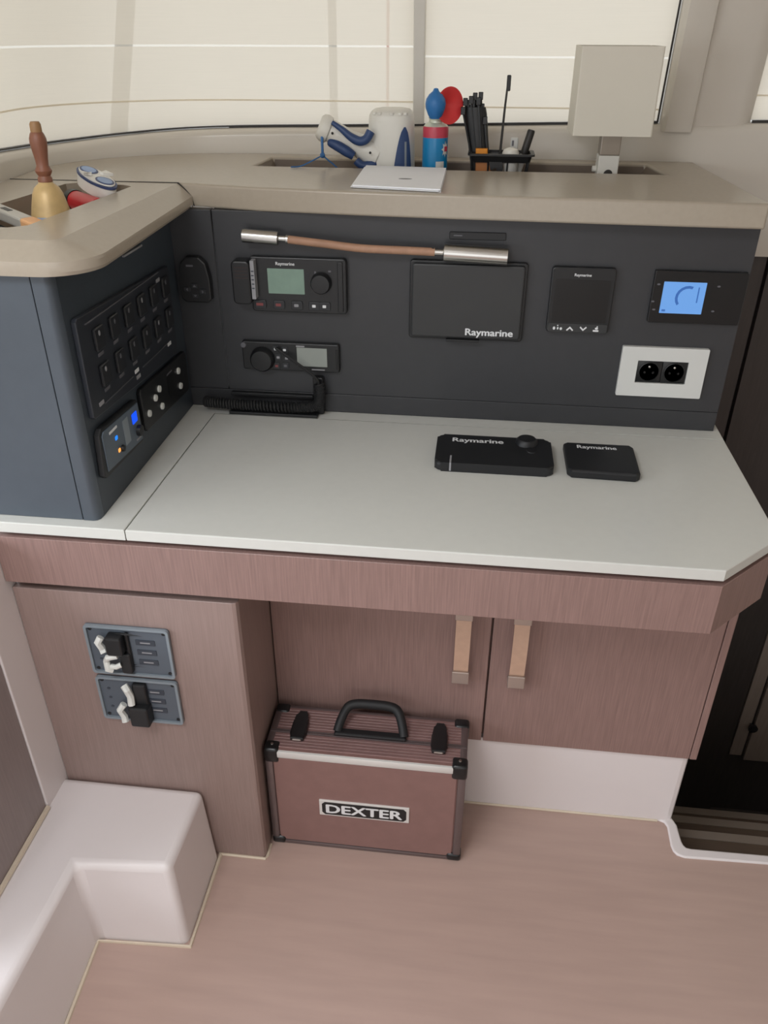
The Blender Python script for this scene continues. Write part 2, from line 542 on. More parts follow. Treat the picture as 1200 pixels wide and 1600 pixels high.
def blind(name, label, s, e, zseam, zhem):
    root = thing(name, label, 'blind', tuple(ring(0.03, dz=0.0)[(s + e) // 2]), 'cream window blinds')
    lo = ring(0.028, dz=0.0015, i0=s, i1=e); hi = ring(0.028 - TILT * 0.51, ZT, i0=s, i1=e)

    def at(z): return [l.lerp(h, (z - l.z) / (h.z - l.z)) for l, h in zip(lo, hi)]
    lv = [lo, at(zseam - 0.0018), at(zseam + 0.0018), hi]
    for k, nm in enumerate(('fabric', 'stitched_seam', 'fabric')):
        bm = bm_new(); loft(bm, lv[k], lv[k + 1])
        build(nm, bm, M['blind_tape'] if k == 1 else M['blind'], root, smooth=True)
    bm = bm_new()
    A = at(zhem); B = at(zhem + 0.003)
    A2 = [a - nrm[s + i] * 0.0012 for i, a in enumerate(A)]; B2 = [b - nrm[s + i] * 0.0012 for i, b in enumerate(B)]
    loft(bm, A, A2); loft(bm, A2, B2); loft(bm, B2, B)
    build('hem_batten', bm, M['blind'], root)
    return root


blind('window_blind', 'long cream fabric blind curving round the left corner of the cabin', 0, iA + 1, 1.342, 1.240)
blind('window_blind', 'cream blind between the slim white mullion and the slanting pillar', iA2, iB + 1, 1.325, 1.232)
blind('window_blind', 'sliver of cream blind at right frame edge beyond the pillar', iC, len(path3), 1.345, 1.26)

# uprights standing outside, seen faintly through the blinds
bm = bm_new(); tube(bm, [(-1.05, 2.3, 0.9), (-0.79, 2.25, 1.9)], 0.022, 10)
tag(build('deck_upright', bm, M['post_ext'], loc=(-1.05, 2.3, 0.9), smooth=True), 'leaning grey upright outside, blurred behind the left blind', 'post')
bm = bm_new(); tube(bm, [(-0.42, 2.4, 0.9), (-0.41, 2.4, 1.9)], 0.011, 10)
tag(build('deck_upright', bm, M['post_ext'], loc=(-0.42, 2.4, 0.9), smooth=True), 'thin straight upright outside, faint behind blind above white searchlight', 'post')
bm = bm_new(); tube(bm, [(-0.27, 2.4, 0.9), (-0.27, 2.4, 1.9)], 0.004, 8)
tag(build('rope', bm, M['rope_ext'], loc=(-0.27, 2.4, 0.9), smooth=True), 'thin reddish rope outside, faint behind blind left of mullion', 'rope')

# left side of the nav area: white upright strip, sofa plinth
bm = bm_new(); box(bm, -0.76, -0.716, 0.894, 0.985, FZ, 0.70, 0.002)
struct('trim_4', bm, M['white_step'])
bm = bm_new(); box(bm, -1.0, -0.719, 0.60, 0.8935, 0.155, 0.60, 0.002)
t = tag(build('seat_base', bm, M['sofa'], loc=(-0.86, 0.75, 0.155)), 'grey brown panel of the seat base at far left edge', 'seat base')
bm = bm_new(); tube(bm, [(-0.716, 0.893, 0.157), (-0.716, 0.75, 0.157), (-0.716, 0.602, 0.157)], 0.005, 6)
build('sealant_bead', bm, M['sealant'], t)

# moulded white step, L-shaped, with draft on its faces
bm = bm_new()
lo = [(-1.5, 0.9665), (-0.437, 0.9665), (-0.437, 0.778), (-0.601, 0.771), (-0.590, 0.5), (-0.56, -1.9), (-1.5, -1.9)]
hi = [(-1.5, 0.9665), (-0.449, 0.9665), (-0.456, 0.802), (-0.617, 0.790), (-0.628, 0.5), (-0.64, -1.9), (-1.5, -1.9)]
a = [bm.verts.new((x, y, FZ - 0.02)) for x, y in lo]; b = [bm.verts.new((x, y, 0.1535)) for x, y in hi]
bm.faces.new(a); bm.faces.new(b)
for i in range(len(a)): bm.faces.new((a[i], a[(i + 1) % 7], b[(i + 1) % 7], b[i]))
st = build('moulded_step', bm, M['white_step'], loc=(-0.6, 0.8, FZ))
tag(st, 'white moulded L-shaped step on floor in front of wooden cabinet', 'step')
bevmod(st, 0.013, 4, 25)
bm = bm_new(); tube(bm, [(-0.434, 0.965, FZ + .001), (-0.434, 0.777, FZ + .001), (-0.601, 0.768, FZ + .001), (-0.588, 0.5, FZ + .001), (-0.56, -1.5, FZ + .001)], 0.004, 6)
build('sealant_bead', bm, M['sealant'], st)

# toe kick, floor lip of the companionway
bm = bm_new()
prism(bm, [(-0.345, 1.150), (0.458, 1.150), (0.466, 1.152), (0.470, 1.158), (0.470, 1.20), (-0.345, 1.20)], 'z', FZ, 0.1625)
tk = struct('baseboard_front', bm, M['white_step'])
bm = bm_new(); tube(bm, [(-0.34, 1.149, FZ + .001), (0.44, 1.149, FZ + .001)], 0.003, 6)
build('sealant_bead', bm, M['sealant'], tk)
bm = bm_new()
lip = [(0.425, 1.1505), (0.443, 1.1495), (0.4535, 1.1450), (0.4578, 1.1355), (0.4573, 1.1148), (0.4567, 1.0910), (0.4592, 1.0778), (0.4652, 1.0697), (0.4790, 1.0656), (0.6374, 1.0702), (1.6, 1.098),
       (1.6, 1.117), (0.6428, 1.0895), (0.4947, 1.0872), (0.4863, 1.0888), (0.4822, 1.0937), (0.4800, 1.1024), (0.4788, 1.1195), (0.4782, 1.1404), (0.470, 1.160), (0.44, 1.160)]
prism(bm, lip, 'z', FZ - 0.05, FZ + 0.004)
o = struct('trim_5', bm, M['white_step']); bevmod(o, 0.003, 2, 50)

# companionway well
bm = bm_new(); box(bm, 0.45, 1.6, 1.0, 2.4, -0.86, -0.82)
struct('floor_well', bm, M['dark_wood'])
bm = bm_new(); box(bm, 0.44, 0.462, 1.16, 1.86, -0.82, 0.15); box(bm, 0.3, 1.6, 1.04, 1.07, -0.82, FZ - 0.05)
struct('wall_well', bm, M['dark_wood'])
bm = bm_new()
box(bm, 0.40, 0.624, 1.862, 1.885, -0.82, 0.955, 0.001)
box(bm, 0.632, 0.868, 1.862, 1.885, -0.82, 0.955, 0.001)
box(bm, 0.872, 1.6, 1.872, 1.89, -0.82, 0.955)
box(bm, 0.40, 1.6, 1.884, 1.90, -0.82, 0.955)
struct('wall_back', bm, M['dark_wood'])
bm = bm_new(); box(bm, 0.916, 1.55, 1.856, 1.871, -0.575, 0.90, 0.002)
d = struct('door_1', bm, M['dark_door'])
bm = bm_new(); lathe(bm, [(0.004, 0), (0.004, 0.012), (0.013, 0.014), (0.014, 0.022), (0.0, 0.025)], along((0.906, 1.858, -0.423), (0, -1, 0)), 16)
build('door_knob', bm, M['black'], d, smooth=True)
bm = bm_new(); box(bm, 0.872, 0.908, 1.860, 1.871, -0.56, 0.92, 0.001); build('door_frame', bm, M['dark_door'], d)
st = thing('companionway_stairs', 'dark wooden stairs going down beside the cabinet, pale nosings', 'stairs', (0.9, 1.3, -0.82))
for y0, y1, z in ((1.075, 1.268, -0.2), (1.27, 1.472, -0.4), (1.474, 1.671, -0.6)):
    bm = bm_new(); box(bm, 0.47, 1.58, y0, y1, z - 0.03, z, 0.002); box(bm, 0.47, 1.58, y1 - 0.02, y1 - 0.003, -0.82, z - 0.03)
    tr = build('tread', bm, M['tread'], st)
    bm = bm_new(); box(bm, 0.475, 1.575, y1 - 0.020, y1 + 0.002, z - 0.006, z + 0.002, 0.001)
    build('nosing', bm, M['nosing'], tr)

# ------------------------------------------------------------------ cabinets under the worktop
cab = thing('side_cabinet', 'tall taupe wood-grain cabinet under the left end of worktop', 'cabinet', (-0.53, 1.06, FZ))
bm = bm_new()
prism(bm, [(-0.715, 0.968), (-0.352, 0.968), (-0.346, 0.970), (-0.343, 0.976), (-0.343, 1.40), (-0.715, 1.40)], 'z', FZ, 0.5975, 0.0008, 1)
build('body', bm, M['wood_l'], cab)
bm = bm_new(); box(bm, -0.713, -0.350, 0.985, 1.40, 0.5975, 0.616); build('shadow_gap', bm, M['shadow_gap'], cab)  # solid filler, shade under the fascia put into its colour
bm = bm_new(); tube(bm, [(-0.437, 0.966, FZ + .001), (-0.343, 0.966, FZ + .001), (-0.341, 0.974, FZ + .001), (-0.341, 1.0, FZ + .001)], 0.003, 6)
build('sealant_bead', bm, M['sealant'], cab)

fas = bm_new()
f_out = [(-0.715, 0.957), (0.369, 0.957), (0.467, 1.055)]
f_in = [(0.456, 1.066), (0.3615, 0.975), (-0.715, 0.975)]
prism(fas, f_out + f_in, 'z', 0.6165, 0.7025, 0.0008, 1)
fo = tag(build('fascia_board', fas, M['wood'], loc=(0, 0.966, 0.66)), 'long reddish brown wood fascia under the white worktop edge', 'fascia')
bm = bm_new(); box(bm, -0.70, 0.35, 0.9755, 0.9845, 0.62, 0.7105); build('backing', bm, M['shadow_gap'], fo)  # dark-coloured strip in place of the shade above the fascia

cb = thing('base_cabinet', 'low reddish wood cabinet with two strap-handled doors behind toolbox', 'cabinet', (0.06, 1.28, 0.163))
bm = bm_new(); box(bm, -0.343, 0.463, 1.160, 1.41, 0.164, 0.70); build('body', bm, M['wood_edge'], cb)
bm = bm_new(); box(bm, 0.4655, 0.4785, 1.140, 1.84, 0.164, 0.71, 0.001); build('end_panel', bm, M['wood'], cb)
for x0, x1, hx in ((-0.341, 0.0642, 0.0145), (0.0678, 0.4640, 0.1165)):
    bm = bm_new(); box(bm, x0, x1, 1.140, 1.159, 0.1645, 0.615, 0.0012)
    dr = build('door', bm, M['wood'], cb)
    bm = bm_new()   # leather strap bowed out from the door
    pts = []
    for k in range(11):
        u = k / 10
        pts.append((hx, 1.119 - 0.006 * math.sin(PI * u), 0.498 - 0.140 * u))
    for yo in (0, 0.003):
        pass
    va = [(Vector((p[0] - 0.0135, p[1], p[2])), Vector((p[0] + 0.0135, p[1], p[2])), Vector((p[0] + 0.0135, p[1] + 0.003, p[2])), Vector((p[0] - 0.0135, p[1] + 0.003, p[2]))) for p in pts]
    vv = [[bm.verts.new(c) for c in q] for q in va]
    for A, B in zip(vv, vv[1:]):
        for k in range(4): bm.faces.new((A[k], A[(k + 1) % 4], B[(k + 1) % 4], B[k]))
    bm.faces.new(vv[0]); bm.faces.new(vv[-1])
    build('handle_strap', bm, M['strap'], dr)
    for z0, z1 in ((0.334, 0.362), (0.482, 0.510)):
        bm = bm_new()
        box(bm, hx - 0.0155, hx + 0.0155, 1.113, 1.118, z0, z1, 0.0012)
        box(bm, hx - 0.0155, hx + 0.0155, 1.118, 1.1405, z0 if z0 < 0.4 else z1 - 0.005, z0 + 0.005 if z0 < 0.4 else z1, 0.001)
        build('handle_bracket', bm, M['bracket'], dr)

# ------------------------------------------------------------------ worktop
wt = thing('worktop', 'white laminate chart table worktop with a cut front right corner', 'worktop', (0, 1.2, 0.711))
bm = bm_new()
prism(bm, [(-0.7155, 0.9565), (-0.5005, 0.9565), (-0.4935, 1.387), (0.461, 1.387), (0.4665, 1.3875), (0.4665, 1.452), (-0.7155, 1.452)], 'z', 0.711, WT, 0.0015, 2)
build('border', bm, M['counter'], wt)
bm = bm_new()
prism(bm, [(-0.4985, 0.9565), (0.368, 0.9565), (0.4665, 1.053), (0.4665, 1.386), (-0.4920, 1.386)], 'z', 0.711, WT, 0.0018, 2)
build('lid', bm, M['counter'], wt)

# ------------------------------------------------------------------ instrument panel and side console
pn = thing('dashboard', 'wide charcoal panel standing behind the white worktop', 'dashboard', (0, 1.6, WT))
bm = bm_new(); box(bm, -0.468, 0.4555, PY, PY + 0.018, 0.7682, 1.101, 0.001); build('face_panel', bm, M['panel'], pn)
bm = bm_new(); box(bm, -0.553, -0.470, PY, PY + 0.018, 0.7682, 1.101, 0.001); build('face_panel', bm, M['panel'], pn)
bm = bm_new(); box(bm, -0.553, 0.4555, PY, PY + 0.018, 0.7305, 0.7675, 0.001); build('bottom_rail', bm, M['panel'], pn)
bm = bm_new(); box(bm, 0.438, 0.4555, PY + 0.0185, 1.84, 0.7305, 1.101); build('end_panel', bm, M['panel'], pn)

cn = thing('side_console', 'dark blue grey console box on the left end of worktop', 'console', (-0.7, 1.2, WT))
bm = bm_new(); box(bm, -0.5545, -0.546, 0.9935, 1.4195, 0.7305, 1.101); build('side_panel', bm, M['panel_side'], cn)
bm = bm_new()
prism(bm, [(-0.571, 0.976), (-0.556, 0.976), (-0.5505, 0.978), (-0.547, 0.983), (-0.546, 0.993), (-0.571, 0.993)], 'z', 0.7305, 1.101)
build('corner_post', bm, M['box_front'], cn, smooth=True)
bm = bm_new(); box(bm, -0.915, -0.5725, 0.976, 0.992, 0.7305, 1.101, 0.001); build('front_panel', bm, M['box_front'], cn)

# ------------------------------------------------------------------ ledge with trough, and corner tray
bpath = [(p.x, p.y) for p, n_ in zip(path3, nrm)]
back_pts = [q for q in bpath if q[0] < 0.42 and q[1] > 1.452]
ld = thing('ledge', 'long beige solid-surface ledge with a sunken trough under the window', 'ledge', (0, 1.6, 1.1))
hole = [(-0.455, 1.665), (0.342, 1.660), (0.325, 1.802), (-0.447, 1.802)]
outer = [(-0.527, 1.4455), (-0.38, 1.416), (-0.2, 1.400), (-0.05, 1.391), (0.2, 1.382), (0.447, 1.376), (0.4235, 1.838)] + [(x, y - 0.001) for x, y in reversed(back_pts) if x < 0.41] + [(-0.842, 1.4455), (-0.70, 1.4455)]
bm = bm_new(); plate(bm, outer, [hole], 1.101, LZ)
o = build('slab', bm, M['beige'], ld); bevmod(o, 0.004, 3, 50)
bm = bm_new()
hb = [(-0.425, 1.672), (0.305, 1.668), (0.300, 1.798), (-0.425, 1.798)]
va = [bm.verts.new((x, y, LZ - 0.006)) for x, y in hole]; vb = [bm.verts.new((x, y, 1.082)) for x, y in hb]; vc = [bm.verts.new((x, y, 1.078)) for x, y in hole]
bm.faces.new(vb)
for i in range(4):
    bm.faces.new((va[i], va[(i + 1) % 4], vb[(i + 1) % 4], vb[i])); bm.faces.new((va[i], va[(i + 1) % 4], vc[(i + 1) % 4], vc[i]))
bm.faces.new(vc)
build('trough', bm, M['trough_shaded'], ld)

ct = thing('corner_tray', 'beige ledge with thick rolled edge and tray recess above side console', 'ledge', (-0.65, 1.2, 1.1))
A = [(-0.506, 1.4405)]; B = [(-0.529, 1.4405)]
for k in range(9):
    t = math.radians(-90 * k / 8)
    A.append((-0.552 + 0.066 * math.cos(t), 1.028 + 0.066 * math.sin(t)))
    B.append((-0.552 + 0.021 * math.cos(t), 1.010 + 0.021 * math.sin(t)))
A.append((-0.90, 0.962)); B.append((-0.90, 0.989))
bm = bm_new()
lv = [[(x + (-0.004 if i < len(A) else 0), y, 1.101) for i, (x, y) in enumerate(A)], [(x, y, 1.106) for x, y in A], [(x, y, 1.115) for x, y in A],
      [((x * 0.97 + u * 0.03), (y * 0.97 + v * 0.03), 1.119) for (x, y), (u, v) in zip(A, B)], [((x * 0.06 + u * 0.94), (y * 0.06 + v * 0.94), 1.1375) for (x, y), (u, v) in zip(A, B)], [((-0.003 + u), (v + 0.001), LZ) for u, v in B]]
for a, b in zip(lv, lv[1:]): loft(bm, a, b)
th = [(-0.597, 1.398), (-0.615, 1.410), (-0.70, 1.424), (-0.72, 1.41), (-0.745, 1.09), (-0.735, 1.065), (-0.635, 1.058), (-0.615, 1.075)]
tb = [(x - 0.003, y + 0.001) for x, y in B] + [(-0.90, 1.4405)]
es = []
for lp in (tb, th):
    v = [bm.verts.new((x, y, LZ)) for x, y in lp]
    es += [bm.edges.new((v[i], v[(i + 1) % len(v)])) for i in range(len(v))]
bmesh.ops.triangle_fill(bm, use_beauty=True, edges=es)
v = [bm.verts.new(c) for c in lv[0]] + [bm.verts.new((-0.90, 1.4405, 1.101))]
bm.faces.new(v)
bm.faces.new([bm.verts.new(c) for c in ((-0.9, 1.4405, 1.101), (-0.506, 1.4405, 1.101), (-0.532, 1.4415, LZ), (-0.9, 1.4405, LZ))])
bmesh.ops.remove_doubles(bm, verts=bm.verts, dist=1e-5)
rim = build('rim', bm, M['beige'], ct, smooth=True)
rim.data.set_sharp_from_angle(angle=math.radians(16))
bm = bm_new(); tube(bm, [(-0.84, 1.443, 1.1388), (-0.5295, 1.443, 1.1392), (-0.5085, 1.443, 1.118), (-0.5045, 1.443, 1.103)], 0.0022, 8); build('joint_seal', bm, M['gasket'], ct)
bm = bm_new()
va = [bm.verts.new((x, y, LZ)) for x, y in th]; vb = [bm.verts.new((x * 0.97 - 0.67 * 0.03, y * 0.97 + 1.25 * 0.03, 1.092)) for x, y in th]
bm.faces.new(vb)
for i in range(8): bm.faces.new((va[i], va[(i + 1) % 8], vb[(i + 1) % 8], vb[i]))
build('tray', bm, M['tray_in'], ct)

# ------------------------------------------------------------------ devices on the instrument panel
def pbox(bm, x0, x1, z0, z1, d, r=0.004, b=0.001, y=PY):
    prism(bm, rrect(x0, x1, z0, z1, r, 4), 'y', y - d, y, b, 2)


def pflat(name, root, x0, x1, z0, z1, d, m, r=0.0008, y=PY):
    bm = bm_new(); prism(bm, rrect(x0, x1, z0, z1, r, 3), 'y', y - d, y)
    return build(name, bm, m, root)


# autopilot keypad in the corner
k = thing('keypad', 'small black keypad with four arrow keys in the panel corner', 'keypad', (-0.508, PY, 0.98))
bm = bm_new()
prism(bm, [(-0.536, 0.948), (-0.528, 0.941), (-0.487, 0.941), (-0.479, 0.948), (-0.479, 0.985), (-0.484, 1.012), (-0.496, 1.023), (-0.520, 1.023), (-0.532, 1.012), (-0.536, 0.985)], 'y', PY - 0.016, PY, 0.003, 2)
build('case', bm, M['black'], k)
pflat('label', k, -0.520, -0.507, 1.006, 1.0095, 0.0166, M['dim_print'])
for x, z, a in ((-0.508, 0.972, 0), (-0.5225, 0.9655, 1), (-0.4935, 0.962, 3), (-0.508, 0.9545, 2)):
    bm = bm_new(); prism(bm, rrect(x - 0.006, x + 0.006, z - 0.0045, z + 0.0045, 0.002, 3), 'y', PY - 0.018, PY - 0.015, 0.0006, 1)
    kk = build('arrow_key', bm, M['sw_key'], k)
    bm = bm_new()
    tri = [(-0.003, -0.0014), (0.003, -0.0014), (0, 0.002)]
    c_, s_ = math.cos(a * PI / 2), math.sin(a * PI / 2)
    prism(bm, [(x + u * c_ - v * s_, z + u * s_ + v * c_) for u, v in tri], 'y', PY - 0.0184, PY - 0.0179)
    build('arrow_mark', bm, M['dim_print'], kk)

# VHF radio with a clipped fist microphone
v = thing('radio', 'upper black marine radio with green grey screen and clipped handset', 'radio', (-0.33, PY, 0.978))
bm = bm_new(); pbox(bm, -0.404, -0.230, 0.929, 1.027, 0.014, 0.006, 0.002); build('case', bm, M['blk_dev'], v)
bm = bm_new(); pbox(bm, -0.2455, -0.236, 0.934, 1.022, 0.0165, 0.002, 0.001); build('side_grip', bm, M['black'], v)
bm = bm_new(); pbox(bm, -0.434, -0.400, 0.945, 1.022, 0.030, 0.008, 0.003)
hs = build('handset', bm, M['black'], v)
for z in (0.992, 0.998, 1.004, 1.010):
    pflat('grille_slot', hs, -0.428, -0.404, z, z + 0.0018, 0.0303, M['shadow_gap'])
pflat('screen', v, -0.372, -0.306, 0.963, 1.0075, 0.0144, M['lcd_green'])
pflat('silver_strip', v, -0.3985, -0.3915, 0.956, 1.0235, 0.0306, M['grey_print'])
for i in range(5):
    pflat('strip_mark', v, -0.3975, -0.3925, 0.9745 + i * 0.0075, 0.9765 + i * 0.0075, 0.0309, M['br_dark'])
lettering('Raymarine', 0.034, (-0.339, PY - 0.0146, 1.0155), '-y', M['white_print'], v, 0.0075, 0.025)
bm = bm_new(); lathe(bm, [(0.019, 0), (0.0185, 0.008), (0.016, 0.013), (0, 0.014)], along((-0.275, PY - 0.014, 0.985), (0, -1, 0)), 24)
build('knob', bm, M['black'], v, smooth=True)
for x, m_, wd in ((-0.388, 'red_print', 0.008), (-0.354, 'red_print', 0.006), (-0.321, 'grey_print', 0.005), (-0.289, 'white_print', 0.004), (-0.270, 'white_print', 0.004)):
    bm = bm_new(); pbox(bm, x - 0.0105, x + 0.0105, 0.9355, 0.9505, 0.0165, 0.003, 0.0008)
    q = build('key', bm, M['sw_key'], v)
    pflat('key_mark', q, x - wd, x + wd * 0.6, 0.9405, 0.9455, 0.0168, M[m_])
pflat('key_mark', v, -0.287, -0.284, 1.0, 1.005, 0.0147, M['dim_print']); pflat('key_mark', v, -0.262, -0.257, 1.004, 1.007, 0.0147, M['dim_print'])

# stereo below it
s = thing('stereo', 'lower black stereo unit with small grey screen and round knob', 'stereo', (-0.34, PY, 0.842))
bm = bm_new(); pbox(bm, -0.432, -0.247, 0.8155, 0.8705, 0.012, 0.004, 0.002); build('case', bm, M['blk_dev'], s)
bm = bm_new(); lathe(bm, [(0.0235, 0), (0.0225, 0.010), (0.019, 0.015), (0, 0.016)], along((-0.393, PY - 0.012, 0.838), (0, -1, 0)), 26)
build('knob', bm, M['black'], s, smooth=True)
bm = bm_new(); pbox(bm, -0.2535, -0.2495, 0.822, 0.862, 0.0125, 0.001, 0.0005); build('card_slot', bm, M['screen_off'], s)
pflat('screen', s, -0.327, -0.270, 0.8265, 0.8625, 0.0123, M['lcd_grey'])
pflat('screen_badge', s, -0.328, -0.312, 0.8635, 0.8665, 0.0124, M['grey_print'])
pflat('caption', s, -0.300, -0.275, 0.8195, 0.8215, 0.0124, M['grey_print'])
bm = bm_new(); lathe(bm, [(0.0055, 0), (0.005, 0.006), (0, 0.007)], along((-0.428, PY - 0.010, 0.864), (0, -1, 0)), 14)
build('socket_cap', bm, M['dim_print'], s, smooth=True)
for x, z, m_ in ((-0.367, 0.858, 'white_print'), (-0.350, 0.857, 'white_print'), (-0.363, 0.842, 'grey_print'), (-0.347, 0.841, 'grey_print'), (-0.367, 0.825, 'red_print'), (-0.350, 0.826, 'dim_print')):
    bm = bm_new(); pbox(bm, x - 0.0065, x + 0.0065, z - 0.006, z + 0.006, 0.0135, 0.002, 0.0006)
    q = build('key', bm, M['sw_key'], s)
    pflat('key_mark', q, x - 0.0028, x + 0.0028, z - 0.0022, z + 0.0022, 0.0138, M[m_], 0.001)

# coiled microphone cord hanging from the radio down to the worktop
cp = smooth_path([(-0.366, 1.402, 0.862), (-0.335, 1.396, 0.843), (-0.305, 1.394, 0.822), (-0.286, 1.393, 0.803), (-0.283, 1.392, 0.775), (-0.290, 1.390, 0.756), (-0.33, 1.390, 0.7495), (-0.40, 1.390, 0.7495), (-0.46, 1.391, 0.7495), (-0.512, 1.396, 0.7495)], 30)
bm = bm_new(); tube(bm, [cp[i] for i in range(0, 105, 3)], 0.0028, 7); build_c = bm
crd = tag(build('mic_cord', build_c, M['black_rub'], loc=(-0.366, 1.402, 0.862), smooth=True), 'black microphone cord hanging across stereo and lying along panel foot', 'cord')
pts = []
seg = cp[96:]
nt_ = 62
for i in range(nt_ * 9):
    u = i / (nt_ * 9 - 1) * (len(seg) - 1.001)
    j = int(u); c = seg[j].lerp(seg[j + 1], u - j)
    t = (seg[j + 1] - seg[j]).normalized(); a = t.cross(Vector((0, 1, 0))).normalized(); b2 = t.cross(a)
    an = 2 * PI * i / 9
    pts.append(c + (a * math.cos(an) + b2 * math.sin(an)) * 0.0085)
bm = bm_new(); tube(bm, pts, 0.0026, 5); build('coil', bm, M['black_rub'], crd, smooth=True)
mb = thing('microphone_bracket', 'low black hand microphone cradle on worktop at panel foot', 'bracket', (-0.375, 1.395, WT))
bm = bm_new(); pbox(bm, -0.462, -0.288, 0.7310, 0.7365, 0.036, 0.003, 0.001); build('base_bar', bm, M['black'], mb)
bm = bm_new(); pbox(bm, -0.462, -0.300, 0.7600, 0.7665, 0.012, 0.002, 0.001); build('upper_bar', bm, M['black'], mb)
bm = bm_new(); pbox(bm, -0.2985, -0.2785, 0.7310, 0.806, 0.016, 0.004, 0.002); build('upright', bm, M['black'], mb)

# gooseneck map light
ml = thing('map_light', 'flexible map light with chrome ends and tan leather stem', 'lamp', (0, 1.40, 1.046))
lp = smooth_path([(-0.352, 1.396, 1.062), (-0.328, 1.395, 1.0605), (-0.26, 1.393, 1.055), (-0.20, 1.392, 1.050), (-0.13, 1.393, 1.0485), (-0.075, 1.395, 1.047), (-0.055, 1.396, 1.046)], 6)
bm = bm_new(); tube(bm, lp[6:31], 0.0068, 12); build('stem', bm, M['leather'], ml, smooth=True)
bm = bm_new()
lathe(bm, [(0.010, 0), (0.0115, 0.001), (0.0115, 0.063), (0.010, 0.064), (0.0048, 0.0645), (0.0050, 0.076), (0.0072, 0.077), (0.0072, 0.082)], along((-0.409, 1.397, 1.0645), (1, -0.01, -0.045)), 20)
build('lamp_head', bm, M['chrome'], ml, smooth=True)
bm = bm_new()
lathe(bm, [(0.0072, -0.020), (0.0072, -0.016), (0.0055, -0.015), (0.0055, -0.001), (0.0135, 0), (0.0145, 0.0012), (0.0145, 0.108), (0.0125, 0.1095), (0, 0.1095)], along((-0.060, 1.396, 1.0465), (1, 0.0, -0.035)), 24)
bs = build('base_tube', bm, M['chrome'], ml, smooth=True)
bm = bm_new(); box(bm, -0.03, 0.03, 1.405, PY, 1.036, 1.052, 0.002); build('mount', bm, M['steel'], bs)
bm = bm_new(); prism(bm, rrect(-0.052, 0.044, 1.064, 1.0765, 0.002, 3), 'y', PY - 0.003, PY, 0.0008, 1)
o = tag(build('name_plate', bm, M['black'], loc=(-0.004, PY, 1.07)), 'narrow black slot plate above the chrome lamp tube', 'plate')
pflat('plate_mark', o, -0.045, -0.03, 1.0695, 1.0715, 0.0034, M['dim_print'])

# chart plotter under its cover
cpl = thing('chartplotter', 'wide chart plotter in panel under flat dark cover with white lettering', 'display', (-0.017, PY, 0.958))
bm = bm_new(); pbox(bm, -0.118, 0.086, 0.890, 1.029, 0.010, 0.006, 0.002); build('bezel', bm, M['blk_dev'], cpl)
bm = bm_new(); pbox(bm, -0.113, 0.081, 0.895, 1.025, 0.017, 0.005, 0.003); build('cover', bm, M['cover'], cpl)
lettering('Raymarine', 0.085, (0.0265, PY - 0.0173, 0.9055), '-y', M['white_print'], cpl, 0.0165, 0.030, 0.0)
bm = bm_new(); pbox(bm, -0.05, 0.01, 0.888, 0.8925, 0.0185, 0.001, 0.0005); build('card_door', bm, M['black'], cpl)

# square instrument
it = thing('instrument_display', 'square black instrument display with four white key symbols', 'display', (0.18, PY, 0.968))
bm = bm_new(); pbox(bm, 0.1265, 0.2345, 0.9115, 1.0255, 0.012, 0.006, 0.002); build('case', bm, M['blk_dev'], it)
pflat('screen', it, 0.134, 0.2275, 0.931, 1.0055, 0.0123, M['screen_off'], 0.002)
lettering('Raymarine', 0.0285, (0.179, PY - 0.0124, 1.0125), '-y', M['white_print'], it, 0.0062, 0.025)
bm = bm_new(); pbox(bm, 0.129, 0.232, 0.9125, 0.9285, 0.0135, 0.003, 0.0008); kb = build('key_strip', bm, M['cover'], it)


def mark(polys, y, nm, m, parent):
    bm = bm_new()
    for p in polys: prism(bm, p, 'y', y - 0.0004, y)
    return build(nm, bm, m, parent)


def chev(x, z, s, up):
    k_ = 1 if up else -1
    return [[(x - s, z - 0.45 * s * k_), (x, z + 0.55 * s * k_), (x, z + 0.0 * s * k_ + 0.15 * s * k_ * 0), (x - s * 0.75, z - 0.75 * s * k_)],
            [(x + s, z - 0.45 * s * k_), (x, z + 0.55 * s * k_), (x, z), (x + s * 0.75, z - 0.75 * s * k_)]]


yk = PY - 0.0135
mark([ell(0.140, 0.9195, 0.0022, 0.0030, 10), ell(0.1465, 0.9195, 0.0016, 0.0024, 10), ell(0.152, 0.9190, 0.0022, 0.0026, 10), ell(0.146, 0.9245, 0.0012, 0.0012, 8)], yk, 'key_mark', M['white_print'], kb)
mark(chev(0.1675, 0.9200, 0.0062, True), yk, 'key_mark', M['white_print'], kb)
mark(chev(0.1905, 0.9195, 0.0062, False), yk, 'key_mark', M['white_print'], kb)
mark([rrect(0.2075, 0.2175, 0.9158, 0.9188, 0.001, 2), ell(0.2135, 0.9215, 0.0028, 0.002, 10), ell(0.2145, 0.9245, 0.0012, 0.0014, 8)], yk, 'key_mark', M['white_print'], kb)

